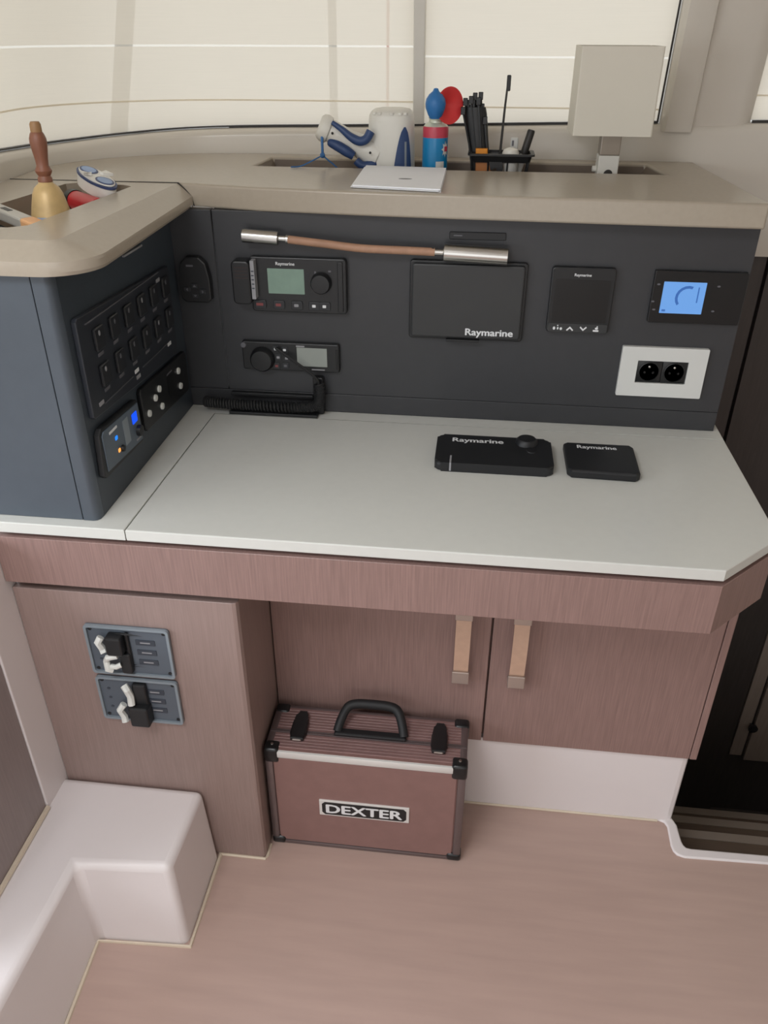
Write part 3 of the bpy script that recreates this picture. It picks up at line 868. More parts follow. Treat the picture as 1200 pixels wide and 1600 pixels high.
# tank monitor
tm = thing('tank_monitor', 'black rectangular monitor with a lit blue screen', 'display', (0.375, PY, 0.98))
bm = bm_new(); pbox(bm, 0.2985, 0.4515, 0.935, 1.0245, 0.010, 0.003, 0.0015); build('case', bm, M['black_gloss'], tm)
sc = pflat('screen', tm, 0.3155, 0.3860, 0.9525, 1.0065, 0.0103, M['lcd_blue'])
arc = []
for i in range(9):
    t = math.radians(70 + 150 * i / 8); arc.append((0.358 + 0.0205 * math.cos(t), 0.980 + 0.0205 * math.sin(t)))
for i in range(9):
    t = math.radians(220 - 150 * i / 8); arc.append((0.358 + 0.0160 * math.cos(t), 0.980 + 0.0160 * math.sin(t)))
mark([arc], PY - 0.0103, 'gauge_arc', M['lcd_mark'], sc)
mark([rrect(0.3735, 0.3755, 0.972, 0.9985, 0.0005, 2)], PY - 0.0103, 'gauge_bar', M['lcd_mark'], sc)
mark([rrect(0.319, 0.325, 0.9555, 0.959, 0.0005, 2)], PY - 0.0103, 'gauge_digit', M['lcd_mark'], sc)
for x, z in ((0.307, 1.0015), (0.406, 1.001), (0.4045, 0.9585), (0.306, 0.958), (0.302, 0.972)):
    mark([ell(x, z, 0.0028, 0.0016, 10)], PY - 0.0098, 'key_mark', M['dim_print'], tm)

# double socket
so = thing('double_socket', 'white double socket plate with black insert on panel', 'socket', (0.34, PY, 0.843))
bm = bm_new()
for q in ((0.2645, 0.4170, 0.864, 0.8885), (0.2645, 0.4170, 0.7975, 0.8222), (0.2645, 0.2955, 0.8222, 0.864), (0.3840, 0.4170, 0.8222, 0.864)):
    pass
outerp = rrect(0.2655, 0.4155, 0.7965, 0.8895, 0.002, 3); innerp = rrect(0.2955, 0.3840, 0.8225, 0.8645, 0.001, 3)
for y_, in ((PY,), (PY - 0.008,)):
    es = []
    for lp_ in (outerp, innerp):
        vv_ = [bm.verts.new((u, y_, z)) for u, z in lp_]
        es += [bm.edges.new((vv_[i], vv_[(i + 1) % len(vv_)])) for i in range(len(vv_))]
    bmesh.ops.triangle_fill(bm, use_beauty=True, edges=es)
for lp_ in (outerp, innerp):
    for i in range(len(lp_)):
        a, b = lp_[i], lp_[(i + 1) % len(lp_)]
        bm.faces.new([bm.verts.new(c) for c in ((a[0], PY, a[1]), (b[0], PY, b[1]), (b[0], PY - .008, b[1]), (a[0], PY - .008, a[1]))])
bmesh.ops.remove_doubles(bm, verts=bm.verts, dist=1e-5)
build('plate', bm, M['socket_white'], so)
for cx in (0.3180, 0.3620):
    bm = bm_new(); pbox(bm, cx - 0.0215, cx + 0.0215, 0.8230, 0.8640, 0.005, 0.001, 0.0005)
    lathe(bm, [(0.0185, 0), (0.0185, 0.0018), (0.0170, 0.0022), (0.0165, -0.0005), (0.0, -0.0005)], along((cx, PY - 0.005, 0.8435), (0, -1, 0)), 24)
    q = build('socket', bm, M['black_gloss'], so, smooth=True)
    bm = bm_new(); lathe(bm, [(0.0022, 0), (0.0020, 0.0015), (0, 0.002)], along((cx - 0.001, PY - 0.0072, 0.8535), (0, -1, 0)), 10)
    build('earth_pin', bm, M['chrome'], q)
    for dx in (-0.0075, 0.0075):
        bm = bm_new(); prism(bm, ell(cx + dx, 0.8420, 0.0021, 0.0021, 10), 'y', PY - 0.0062, PY - 0.0052)
        build('pin_hole', bm, M['screen_off'], q)

# ------------------------------------------------------------------ devices on the side console (face +x at XS)
XS = -0.546


def sbox(bm, y0, y1, z0, z1, d, r=0.004, b=0.001):
    prism(bm, rrect(y0, y1, z0, z1, r, 4), 'x', XS, XS + d, b, 2)


def sflat(name, root, y0, y1, z0, z1, d, m, r=0.0008):
    bm = bm_new(); prism(bm, rrect(y0, y1, z0, z1, r, 3), 'x', XS, XS + d)
    return build(name, bm, m, root)


sw = thing('switch_panel', 'large black panel of rocker switches on the side console', 'switch panel', (XS, 1.18, 0.95))
bm = bm_new()
prism(bm, [(1.006, 0.888), (1.010, 0.884), (1.352, 0.862), (1.357, 0.866), (1.366, 1.012), (1.362, 1.017), (1.012, 1.032), (1.007, 1.028)], 'x', XS, XS + 0.008, 0.0015, 2)
build('plate', bm, M['sw_plate'], sw)
sflat('ridge', sw, 1.03, 1.315, 1.0175, 1.0190, 0.0095, M['dim_print'])
for a, b in ((1.045, 1.155), (1.195, 1.31)):
    sflat('ridge', sw, a, b, 0.8930, 0.8942, 0.0095, M['dim_print'])
lit = {(0, 0), (0, 3), (1, 4), (1, 0)}
for rI, z in enumerate((0.990, 0.936)):
    for i in range(6):
        y = 1.062 + i * 0.0545
        bm = bm_new(); prism(bm, rrect(y - 0.015, y + 0.015, z - 0.0175, z + 0.0155, 0.003, 3), 'x', XS + 0.008, XS + 0.0125, 0.0012, 1)
        q = build('rocker_switch', bm, M['sw_key'], sw)
        bm = bm_new(); prism(bm, ell(y - 0.002, z + 0.007, 0.0028, 0.004, 10), 'x', XS + 0.0125, XS + 0.0129)
        build('icon', bm, M['grey_print'] if (rI, i) in lit else M['dim_print'], q)
        bm = bm_new(); prism(bm, rrect(y - 0.009, y + 0.009, z - 0.0275, z - 0.0225, 0.0006, 2), 'x', XS + 0.008, XS + 0.0085)
        build('caption', bm, M['dim_print'], sw)
for y, z, m_ in ((1.036, 0.8985, 'grey_print'), (1.322, 0.8905, 'white_print'), (1.172, 0.897, 'white_print'), (1.175, 0.886, 'grey_print'), (1.31, 1.006, 'grey_print')):
    sflat('badge', sw, y - 0.008, y + 0.008, z - 0.003, z + 0.003, 0.0086, M[m_])
bm = bm_new(); prism(bm, rrect(1.204, 1.280, 1.0685, 1.0715, 0.001, 2), 'x', XS, XS + 0.003)
tag(build('label_strip', bm, M['grey_print'], loc=(XS, 1.24, 1.07)), 'thin grey strip high on side console under the rolled edge', 'label')

iv = thing('inverter_remote', 'blue grey remote panel with glowing blue display on side console', 'control panel', (XS, 1.085, 0.824))
bm = bm_new(); prism(bm, [(1.000, 0.795), (1.006, 0.789), (1.148, 0.782), (1.155, 0.788), (1.153, 0.852), (1.147, 0.857), (1.016, 0.866), (1.006, 0.858)], 'x', XS, XS + 0.010, 0.002, 2); build('case', bm, M['black'], iv)
bm = bm_new(); prism(bm, [(1.012, 0.797), (1.147, 0.788), (1.147, 0.852), (1.018, 0.860), (1.012, 0.855)], 'x', XS + 0.0095, XS + 0.0115, 0.0005, 1); build('face', bm, M['remote'], iv)
for y, z, a, b, m_, nm in ((1.127, 0.8345, 0.0095, 0.0085, 'led_blue', 'display'), (1.054, 0.8335, 0.004, 0.0032, 'led_cyan', 'blue_led'), (1.057, 0.811, 0.0036, 0.0030, 'led_orange', 'orange_led')):
    sflat(nm, iv, y - a, y + a, z - b, z + b, 0.0122, M[m_], 0.0015)
bm = bm_new(); lathe(bm, [(0.0095, 0), (0.009, 0.006), (0, 0.007)], along((XS + 0.0115, 1.134, 0.809), (1, 0, 0)), 18); build('knob', bm, M['black'], iv, smooth=True)
bm = bm_new(); lathe(bm, [(0.0055, 0), (0.005, 0.004), (0, 0.005)], along((XS + 0.0115, 1.068, 0.809), (1, 0, 0)), 14); build('jack', bm, M['black'], iv, smooth=True)
sflat('caption', iv, 1.034, 1.062, 0.8475, 0.8515, 0.0121, M['white_print']); sflat('caption', iv, 1.122, 1.14, 0.7945, 0.798, 0.0121, M['grey_print'])
sflat('caption', iv, 1.082, 1.102, 0.806, 0.848, 0.0121, M['br_rim'])

rm = thing('stereo_remote', 'black control panel with round white buttons low on side console', 'control panel', (XS, 1.28, 0.815))
bm = bm_new(); prism(bm, [(1.172, 0.792), (1.178, 0.787), (1.385, 0.775), (1.392, 0.780), (1.394, 0.848), (1.388, 0.853), (1.178, 0.862), (1.172, 0.857)], 'x', XS, XS + 0.008, 0.002, 2); build('case', bm, M['blk_dev'], rm)
sflat('screen', rm, 1.288, 1.326, 0.806, 0.840, 0.0083, M['screen_off']); sflat('caption', rm, 1.290, 1.316, 0.8415, 0.8445, 0.0083, M['dim_print'])
for y, z in ((1.344, 0.831), (1.346, 0.801), (1.247, 0.835), (1.226, 0.827), (1.249, 0.802), (1.192, 0.813)):
    bm = bm_new(); lathe(bm, [(0.0062, 0), (0.0058, 0.003), (0, 0.0036)], along((XS + 0.008, y, z), (1, 0, 0)), 14)
    build('button', bm, M['clip'], rm, smooth=True)

# ------------------------------------------------------------------ things lying on the worktop
c1 = thing('sun_cover', 'longer black sun cover with raised knob lying on worktop', 'cover', (0.047, 1.25, WT))
bm = bm_new(); prism(bm, rrect(-0.053, 0.147, 1.201, 1.312, 0.012, 5), 'z', WT, WT + 0.017, 0.005, 3); build('shell', bm, M['cover_blk'], c1)
bm = bm_new(); lathe(bm, [(0.020, 0), (0.019, 0.006), (0.015, 0.010), (0, 0.011)], along((0.104, 1.292, WT + 0.0165), (0, 0, 1)), 24); build('knob_dome', bm, M['cover_blk'], c1, smooth=True)
bm = bm_new(); lathe(bm, [(0.010, 0), (0.0095, 0.002), (0, 0.0024)], along((0.112, 1.262, WT + 0.0165), (0, 0, 1)), 18); build('knob_dome', bm, M['cover_blk'], c1, smooth=True)
bm = bm_new(); box(bm, -0.0275, -0.0245, 1.2003, 1.228, WT + 0.002, WT + 0.0174); build('slit', bm, M['grey_print'], c1)
lettering('Raymarine', 0.090, (0.019, 1.288, WT + 0.0173), '+z', M['white_print'], c1, 0.0205, 0.032, 0.0)
c2 = thing('sun_cover', 'shorter black sun cover, nearly square, at right on worktop', 'cover', (0.23, 1.25, WT))
bm = bm_new(); prism(bm, [(0.1695, 1.212), (0.176, 1.202), (0.281, 1.199), (0.288, 1.206), (0.290, 1.300), (0.284, 1.309), (0.176, 1.309), (0.1695, 1.303)], 'z', WT, WT + 0.016, 0.004, 3); build('shell', bm, M['cover_blk'], c2)
lettering('Raymarine', 0.068, (0.2255, 1.289, WT + 0.0163), '+z', M['white_print'], c2, 0.0165, 0.032, 0.0)

# ------------------------------------------------------------------ breaker panels on the side cabinet
def breaker(loc_z0, loc_z1, label, levers, clips):
    YB = 0.968
    r = thing('breaker_panel', label, 'switch panel', (-0.534, YB, (loc_z0 + loc_z1) / 2), 'breaker panels on the side cabinet')
    zc = (loc_z0 + loc_z1) / 2
    bm = bm_new(); prism(bm, rrect(-0.606, -0.462, loc_z0, loc_z1, 0.006, 4), 'y', YB - 0.004, YB, 0.001, 1); build('plate', bm, M['br_plate'], r)
    bm = bm_new()
    for a, b in ((rrect(-0.606, -0.462, loc_z0, loc_z1, 0.006, 4), rrect(-0.6015, -0.4665, loc_z0 + 0.0045, loc_z1 - 0.0045, 0.004, 4)),):
        n = len(a)
        for y0 in (YB - 0.008,):
            va = [bm.verts.new((u, y0, v_)) for u, v_ in a]; vb = [bm.verts.new((u, y0, v_)) for u, v_ in b]
            vc = [bm.verts.new((u, YB - 0.003, v_)) for u, v_ in a]; vd = [bm.verts.new((u, YB - 0.003, v_)) for u, v_ in b]
            for i in range(n):
                j = (i + 1) % n
                bm.faces.new((va[i], va[j], vb[j], vb[i])); bm.faces.new((va[i], va[j], vc[j], vc[i])); bm.faces.new((vb[i], vb[j], vd[j], vd[i]))
    build('rim', bm, M['br_rim'], r)
    for x in (-0.5965, -0.4715):
        for z in (loc_z0 + 0.0095, loc_z1 - 0.0095):
            bm = bm_new(); lathe(bm, [(0.0032, 0), (0.0030, 0.001), (0, 0.0014)], along((x, YB - 0.004, z), (0, -1, 0)), 10); build('screw', bm, M['black'], r)
    for z in (zc + 0.021, zc, zc - 0.021):
        bm = bm_new(); prism(bm, rrect(-0.5215, -0.4885, z - 0.0055, z + 0.0055, 0.001, 2), 'y', YB - 0.0052, YB - 0.0038); q = build('label_strip', bm, M['br_dark'], r)
        bm = bm_new(); prism(bm, rrect(-0.5135, -0.4965, z - 0.0012, z + 0.0012, 0.0004, 2), 'y', YB - 0.0056, YB - 0.0051); build('caption', bm, M['grey_print'], q)
        bm = bm_new(); prism(bm, ell(-0.5875, z, 0.0030, 0.0022, 10), 'y', YB - 0.0048, YB - 0.0039); build('indicator', bm, M['br_dark'], r)
    for x0, x1, z0, z1, d in levers:
        bm = bm_new(); prism(bm, rrect(x0, x1, zc + z0, zc + z1, 0.004, 4), 'y', YB - d, YB - 0.003, 0.003, 2); build('breaker_lever', bm, M['black'], r)
    for pts, wd in clips:
        bm = bm_new(); tube(bm, [(x, YB - 0.016 - 0.004 * (i % 2), zc + z) for i, (x, z) in enumerate(pts)], wd, 8); build('lock_clip', bm, M['clip'], r, smooth=True)
    return r


breaker(0.433, 0.5365, 'upper slate breaker panel on left cabinet, two levers with white clips',
        [(-0.566, -0.538, 0.003, 0.040, 0.024), (-0.551, -0.532, -0.043, 0.0, 0.014), (-0.538, -0.531, -0.030, 0.042, 0.010)],
        [([(-0.5735, 0.036), (-0.578, 0.028), (-0.575, 0.012), (-0.571, 0.006)], 0.0062), ([(-0.552, -0.002), (-0.568, -0.004), (-0.573, -0.014), (-0.571, -0.030), (-0.566, -0.034)], 0.0054), ([(-0.566, -0.026), (-0.556, -0.023), (-0.549, -0.021)], 0.0046)])
breaker(0.3265, 0.4245, 'lower slate breaker panel on left cabinet, white clips set lower',
        [(-0.541, -0.517, -0.004, 0.042, 0.014), (-0.549, -0.515, -0.045, -0.002, 0.026)],
        [([(-0.552, 0.042), (-0.546, 0.036), (-0.544, 0.018), (-0.543, 0.002)], 0.0062), ([(-0.559, -0.002), (-0.566, -0.012), (-0.563, -0.030), (-0.561, -0.040)], 0.0062)])

# ------------------------------------------------------------------ toolbox
TX0, TX1, TY0, TY1, TZ0, TZ1 = -0.3375, 0.0365, 1.006, 1.124, FZ, 0.234
tbx = thing('toolbox', 'mauve aluminium toolbox with black corners on the floor by cabinet', 'toolbox', ((TX0 + TX1) / 2, (TY0 + TY1) / 2, FZ))
bm = bm_new(); box(bm, TX0 + 0.004, TX1 - 0.004, TY0 + 0.004, TY1 - 0.004, TZ0 + 0.004, TZ1 - 0.003); build('body', bm, M['case_face'], tbx)
bm = bm_new(); box(bm, TX0 + 0.017, TX1 - 0.017, TY0 + 0.0015, TY0 + 0.005, TZ0 + 0.012, TZ1 - 0.022, 0.0006); build('front_sheet', bm, M['case_face'], tbx)
for i in range(14):      # ribbed sheet on top, in two halves divided by the lid joint
    y0 = TY0 + 0.010 + i * 0.0072
    if 5 <= i <= 5: continue
    bm = bm_new(); box(bm, TX0 + 0.012, TX1 - 0.012, y0, y0 + 0.0064, TZ1 - 0.004, TZ1 - 0.0012, 0.0006, 1); build('top_rib', bm, M['case_top'], tbx)
for y0 in (TY0 + 0.0455, TY0 + 0.0500):
    bm = bm_new(); box(bm, TX0 + 0.002, TX1 - 0.002, y0, y0 + 0.0035, TZ1 - 0.005, TZ1 + 0.0004, 0.0006); build('lid_joint', bm, M['case_rim'], tbx)


def rail(a, b, r=0.0075, m='case_rim', nm='edge_rail'):
    bm = bm_new(); lo_ = [min(a[i], b[i]) for i in range(3)]; hi_ = [max(a[i], b[i]) for i in range(3)]
    box(bm, lo_[0], hi_[0], lo_[1], hi_[1], lo_[2], hi_[2], r * 0.4, 2); return build(nm, bm, M[m], tbx, smooth=True)


rw = 0.015
rail((TX0, TY0, TZ0 + 0.004), (TX0 + rw, TY0 + rw, TZ1 - 0.001)); rail((TX1 - rw, TY0, TZ0 + 0.004), (TX1, TY0 + rw, TZ1 - 0.001))
rail((TX0, TY1 - rw, TZ0 + 0.004), (TX0 + rw, TY1, TZ1 - 0.001)); rail((TX1 - rw, TY1 - rw, TZ0 + 0.004), (TX1, TY1, TZ1 - 0.001))
rail((TX0 + 0.012, TY0, TZ0), (TX1 - 0.012, TY0 + rw, TZ0 + 0.010)); rail((TX0 + 0.012, TY1 - rw, TZ0), (TX1 - 0.012, TY1, TZ0 + 0.010))
rail((TX0 + 0.012, TY0 - 0.0005, TZ1 - 0.021), (TX1 - 0.012, TY0 + 0.010, TZ1 - 0.0035), 0.008, 'case_bright', 'front_rail')  # reflected light put into the pale rail colour
rail((TX0 + 0.012, TY1 - 0.010, TZ1 - 0.018), (TX1 - 0.012, TY1, TZ1 - 0.001))
rail((TX0, TY0 + 0.012, TZ1 - 0.015), (TX0 + 0.014, TY1 - 0.012, TZ1 - 0.0005)); rail((TX1 - 0.014, TY0 + 0.012, TZ1 - 0.015), (TX1, TY1 - 0.012, TZ1 - 0.0005))
for sx in (0, 1):
    for sy in (0, 1):
        for sz in (0, 1):
            x0, x1 = (TX0 - 0.002, TX0 + 0.027) if sx == 0 else (TX1 - 0.027, TX1 + 0.002)
            y0, y1 = (TY0 - 0.002, TY0 + 0.024) if sy == 0 else (TY1 - 0.022, TY1 + 0.002)
            z0, z1 = (TZ0 + 0.0, TZ0 + 0.020) if sz == 0 else (TZ1 - 0.034, TZ1 + 0.002)
            if sx == 0: x0 = TX0 - 0.001
            bm = bm_new(); box(bm, x0, x1, y0, y1, z0, z1, 0.006, 3)
            q = build('corner_cap', bm, M['black_gloss'], tbx, smooth=True)
            if sz and not sy:
                bm = bm_new(); lathe(bm, [(0.003, 0), (0.0026, 0.001), (0, 0.0015)], along(((x0 + x1) / 2, (y0 + y1) / 2 + .002, z1), (0, 0, 1)), 10); build('rivet', bm, M['steel'], q)
for cx in (-0.281, -0.0165):
    bm = bm_new(); z = TZ1
    prism(bm, [(cx - 0.0075, TY0 + 0.096), (cx - 0.0090, TY0 + 0.082), (cx - 0.0150, TY0 + 0.066), (cx - 0.0155, TY0 + 0.040), (cx - 0.0120, TY0 + 0.026), (cx + 0.0120, TY0 + 0.026), (cx + 0.0155, TY0 + 0.040), (cx + 0.0150, TY0 + 0.066), (cx + 0.0090, TY0 + 0.082), (cx + 0.0075, TY0 + 0.096)], 'z', z - 0.001, z + 0.009, 0.003, 2)
    q = build('latch', bm, M['black_gloss'], tbx)
    bm = bm_new(); box(bm, cx - 0.009, cx + 0.009, TY0 + 0.024, TY0 + 0.030, z + 0.001, z + 0.006, 0.002); build('latch_hook', bm, M['steel'], q)
hp = smooth_path([(-0.209, 1.061, 0.238), (-0.204, 1.078, 0.252), (-0.194, 1.097, 0.266), (-0.178, 1.103, 0.271), (-0.146, 1.104, 0.272), (-0.114, 1.103, 0.271), (-0.098, 1.097, 0.266), (-0.088, 1.078, 0.252), (-0.083, 1.061, 0.238)], 5)
bm = bm_new(); tube(bm, hp, [0.0092 if 0.22 < i / len(hp) < 0.78 else 0.0085 for i in range(len(hp))], 10)
hd = build('handle', bm, M['black_rub'], tbx, smooth=True)
bm = bm_new(); box(bm, -0.214, -0.078, 1.052, 1.068, TZ1 - 0.001, TZ1 + 0.008, 0.003); build('handle_base', bm, M['black'], hd)
bm = bm_new(); box(bm, -0.2385, -0.0650, TY0 - 0.0012, TY0 + 0.003, 0.0675, 0.1095, 0.001); lb = build('name_plate', bm, M['case_bright'], tbx)
bm = bm_new(); prism(bm, [(-0.2330, 0.0775), (-0.2275, 0.0715), (-0.0760, 0.0715), (-0.0705, 0.0775), (-0.0705, 0.0995), (-0.0760, 0.1055), (-0.2275, 0.1055), (-0.2330, 0.0995)], 'y', TY0 - 0.0018, TY0 - 0.0010); build('plate_field', bm, M['black'], lb)
lettering('DEXTER', 0.148, (-0.1517, TY0 - 0.0021, 0.0885), '-y', M['white_print'], lb, 0.0240, 0.034)

# ------------------------------------------------------------------ things in the trough and on the ledge
# handheld searchlight
sl = thing('searchlight', 'white handheld searchlight with blue grips standing in the trough', 'searchlight', (-0.19, 1.735, 1.082))
BX, BY = -0.187, 1.737


def bodyp(t, z, off=0.0):
    k_ = max(0.0, min(1.0, (z - 1.082) / 0.16))
    rx, ry = 0.0475 - 0.004 * k_ + off, 0.052 - 0.005 * k_ + off
    c_, s_ = math.cos(t), math.sin(t)
    e = 0.62
    return Vector((BX + rx * math.copysign(abs(c_) ** e, c_), BY + ry * math.copysign(abs(s_) ** e, s_), z))


bm = bm_new()
NB = 40
rings = []
for z, sh in ((1.082, 0), (1.10, 0), (1.14, 0), (1.18, 0), (1.215, 0), (1.228, 0.001), (1.234, 0.004), (1.238, 0.009), (1.240, 0.02)):
    rings.append([bm.verts.new(bodyp(2 * PI * i / NB, z, -sh)) for i in range(NB)])
for a, b in zip(rings, rings[1:]):
    for i in range(NB): bm.faces.new((a[i], a[(i + 1) % NB], b[(i + 1) % NB], b[i]))
bm.faces.new(rings[0]); bm.faces.new(rings[-1])
sbody = build('body', bm, M['white_pl'], sl, smooth=True)
bm = bm_new(); rows = []
for j in range(15):
    z = 1.084 + (1.2105 - 1.084) * j / 14
    h = math.sqrt(max(0.0, 1 - ((z - 1.084) / 0.127) ** 2)) * 0.50 + 0.004
    rows.append([bm.verts.new(bodyp(-1.03 + h * (2 * i / 8 - 1), z, 0.0016)) for i in range(9)])
for a, b in zip(rows, rows[1:]):
    for i in range(8): bm.faces.new((a[i], a[i + 1], b[i + 1], b[i]))
ov = build('blue_oval', bm, M['navy'], sl, smooth=True)
bm = bm_new(); rows = []
for j in range(8):
    z = 1.115 + 0.07 * j / 7
    rows.append([bm.verts.new(bodyp(-1.00 + 0.06 * (2 * i / 3 - 1), z, 0.0022)) for i in range(4)])
for a, b in zip(rows, rows[1:]):
    for i in range(3): bm.faces.new((a[i], a[i + 1], b[i + 1], b[i]))
build('grip_stripe', bm, M['br_rim'], ov, smooth=True)
for k_ in range(5):
    t = -2.2 + k_ * 0.33
    bm = bm_new(); lathe(bm, [(0.0045, 0), (0.0045, 0.004), (0, 0.005)], along(bodyp(t, 1.231, -0.004), (0, 0, 1)), 10); build('top_rib', bm, M['white_pl'], sl, smooth=True)
ax = Vector((0.086, 0.012, -0.040)).normalized()
h0 = Vector((-0.325, 1.700, 1.2105))
bm = bm_new(); lathe(bm, [(0.018, -0.001), (0.023, 0.003), (0.0255, 0.010), (0.0245, 0.020), (0.021, 0.0225)], along(h0, ax), 22); build('end_cap', bm, M['white_pl'], sl, smooth=True)
bm = bm_new(); lathe(bm, [(0.0195, 0.021), (0.0215, 0.026), (0.0205, 0.045), (0.019, 0.065), (0.022, 0.085), (0.027, 0.105), (0.030, 0.125)], along(h0, ax), 22); hn = build('handle', bm, M['white_pl'], sl, smooth=True)
gp = smooth_path([(-0.297, 1.684, 1.2175), (-0.278, 1.682, 1.206), (-0.260, 1.680, 1.193), (-0.243, 1.678, 1.186), (-0.230, 1.680, 1.190), (-0.222, 1.684, 1.203)], 5)
bm = bm_new(); tube(bm, gp, [0.004 + 0.0045 * min(1, i / 12) for i in range(len(gp))], 10); build('upper_grip', bm, M['navy'], hn, smooth=True)
bm = bm_new(); tube(bm, smooth_path([(-0.306, 1.690, 1.183), (-0.290, 1.688, 1.177), (-0.270, 1.688, 1.166), (-0.257, 1.690, 1.158)], 4), [0.006, 0.008, 0.009, 0.0095, 0.01, 0.01, 0.01, 0.010, 0.010, 0.0095, 0.009, 0.0085, 0.008], 10); build('lower_grip', bm, M['navy'], hn, smooth=True)
bm = bm_new(); tube(bm, smooth_path([(-0.252, 1.690, 1.150), (-0.240, 1.690, 1.141), (-0.226, 1.692, 1.142), (-0.214, 1.696, 1.145)], 4), 0.008, 10); build('trigger', bm, M['navy'], hn, smooth=True)
for p in ((-0.296, 1.679, 1.199), (-0.222, 1.676, 1.166)):
    bm = bm_new(); lathe(bm, [(0.0025, 0), (0, 0.0015)], along(p, (0, -1, 0)), 10); build('screw', bm, M['gasket'], hn)
bm = bm_new(); tube(bm, [(-0.317, 1.682, 1.193), (-0.3165, 1.678, 1.178), (-0.316, 1.676, 1.160)], 0.0026, 8); tube(bm, smooth_path([(-0.316, 1.676, 1.160), (-0.335, 1.664, 1.151), (-0.356, 1.652, 1.1425), (-0.372, 1.640, 1.1425)], 4), 0.0014, 6); tube(bm, smooth_path([(-0.316, 1.676, 1.160), (-0.305, 1.680, 1.150), (-0.296, 1.684, 1.1425), (-0.282, 1.690, 1.128)], 4), 0.0014, 6)
cd = build('lanyard', bm, M['cord_blue'], sl, smooth=True)
bm = bm_new(); lathe(bm, [(0, -0.005), (0.004, -0.004), (0.0058, 0), (0.004, 0.004), (0, 0.005)], along((-0.316, 1.676, 1.160), (1, 0, 0.3)), 10); build('knot', bm, M['cord_blue'], cd, smooth=True)

# gas horn
gh = thing('gas_horn', 'blue and red gas horn can with round red trumpet', 'horn', (-0.098, 1.72, 1.082))
GX, GY = -0.0985, 1.715
bm = bm_new(); lathe(bm, [(0.023, 1.082), (0.0248, 1.084), (0.0248, 1.193)], Matrix.Translation((GX, GY, 0)), 28); build('can', bm, M['can_blue'], gh, smooth=True)
bm = bm_new(); lathe(bm, [(0.0249, 1.192), (0.0249, 1.208), (0.0235, 1.2115)], Matrix.Translation((GX, GY, 0)), 28); build('red_band', bm, M['can_red'], gh, smooth=True)
bm = bm_new(); lathe(bm, [(0.0238, 1.211), (0.020, 1.2155), (0.014, 1.218), (0.013, 1.2235), (0.0145, 1.2245), (0.0145, 1.2265), (0.010, 1.2275)], Matrix.Translation((GX, GY, 0)), 28); build('shoulder', bm, M['can_white'], gh, smooth=True)
bm = bm_new(); lathe(bm, [(0.010, 1.2255), (0.014, 1.232), (0.0185, 1.243), (0.0195, 1.251), (0.018, 1.259), (0.0125, 1.267), (0.006, 1.272), (0.004, 1.2765), (0, 1.2775)], Matrix.Translation((GX - 0.001, GY - 0.016, 0)), 26); build('blue_cap', bm, M['bulb_blue'], gh, smooth=True)
bm = bm_new(); lathe(bm, [(0.006, -0.020), (0.008, -0.008), (0.016, 0.004), (0.032, 0.011), (0.0325, 0.013), (0.029, 0.0125), (0.016, 0.008), (0.006, 0.003), (0, 0.002)], along((-0.081, GY + 0.004, 1.247), (0.66, -0.74, 0.02)), 32); build('trumpet', bm, M['horn_red'], gh, smooth=True)


def canp(deg, z, off=0.0004):
    t = math.radians(deg); return (GX + (0.0248 + off) * math.cos(t), GY + (0.0248 + off) * math.sin(t), z)


bm = bm_new(); A_ = [canp(-82 + 8 * i, 1.1365) for i in range(6)]; B_ = [canp(-82 + 8 * i, 1.1505) for i in range(6)]; loft(bm, A_, B_); build('price_sticker', bm, M['socket_white'], gh)
bm = bm_new()
star = []
for i in range(16):
    rr = 1.0 if i % 2 == 0 else 0.55
    star.append(canp(-38 + 20 * rr * math.cos(2 * PI * i / 16), 1.172 + 0.015 * rr * math.sin(2 * PI * i / 16), 0.0009))
cv = bm.verts.new(canp(-38, 1.172, 0.0012)); sv = [bm.verts.new(p) for p in star]
for i in range(16): bm.faces.new((cv, sv[i], sv[(i + 1) % 16]))
build('burst_print', bm, M['socket_white'], gh)
bm = bm_new(); loft(bm, [canp(-44 + 5 * i, 1.168, 0.0016) for i in range(5)], [canp(-44 + 5 * i, 1.177, 0.0016) for i in range(5)]); build('burst_mark', bm, M['can_red'], gh)

# white booklet
bk = thing('paper_stack', 'thin stack of white paper on the ledge below searchlight', 'paper', (-0.148, 1.54, LZ))
for i, (dx, dy) in enumerate(((0.001, 0.0), (-0.003, -0.004), (0.0, 0.001))):
    q = [(-0.221 + dx, 1.4365 + dy), (-0.070 + dx, 1.412 + dy), (-0.0725 + dx, 1.654 + dy), (-0.229 + dx, 1.668 + dy)]
    bm = bm_new(); prism(bm, q, 'z', LZ + 0.0012 * i, LZ + 0.0012 * i + 0.0010 + (0.0012 if i == 2 else 0)); build('sheet', bm, M['paper'], bk)
bm = bm_new(); prism(bm, [(-0.138 + 0.012 * math.cos(t) , 1.513 + 0.005 * math.sin(t) * (1 if math.sin(t) > 0 else 1.2)) for t in [2 * PI * i / 14 for i in range(14)]], 'z', LZ + 0.0045, LZ + 0.0048); build('printed_mark', bm, M['dim_print'], bk)

# desk organiser and what it holds
og = thing('desk_organiser', 'black wire-framed organiser tray standing in the trough', 'organiser', (0.03, 1.72, 1.082))
OY0, OY1 = 1.688, 1.752


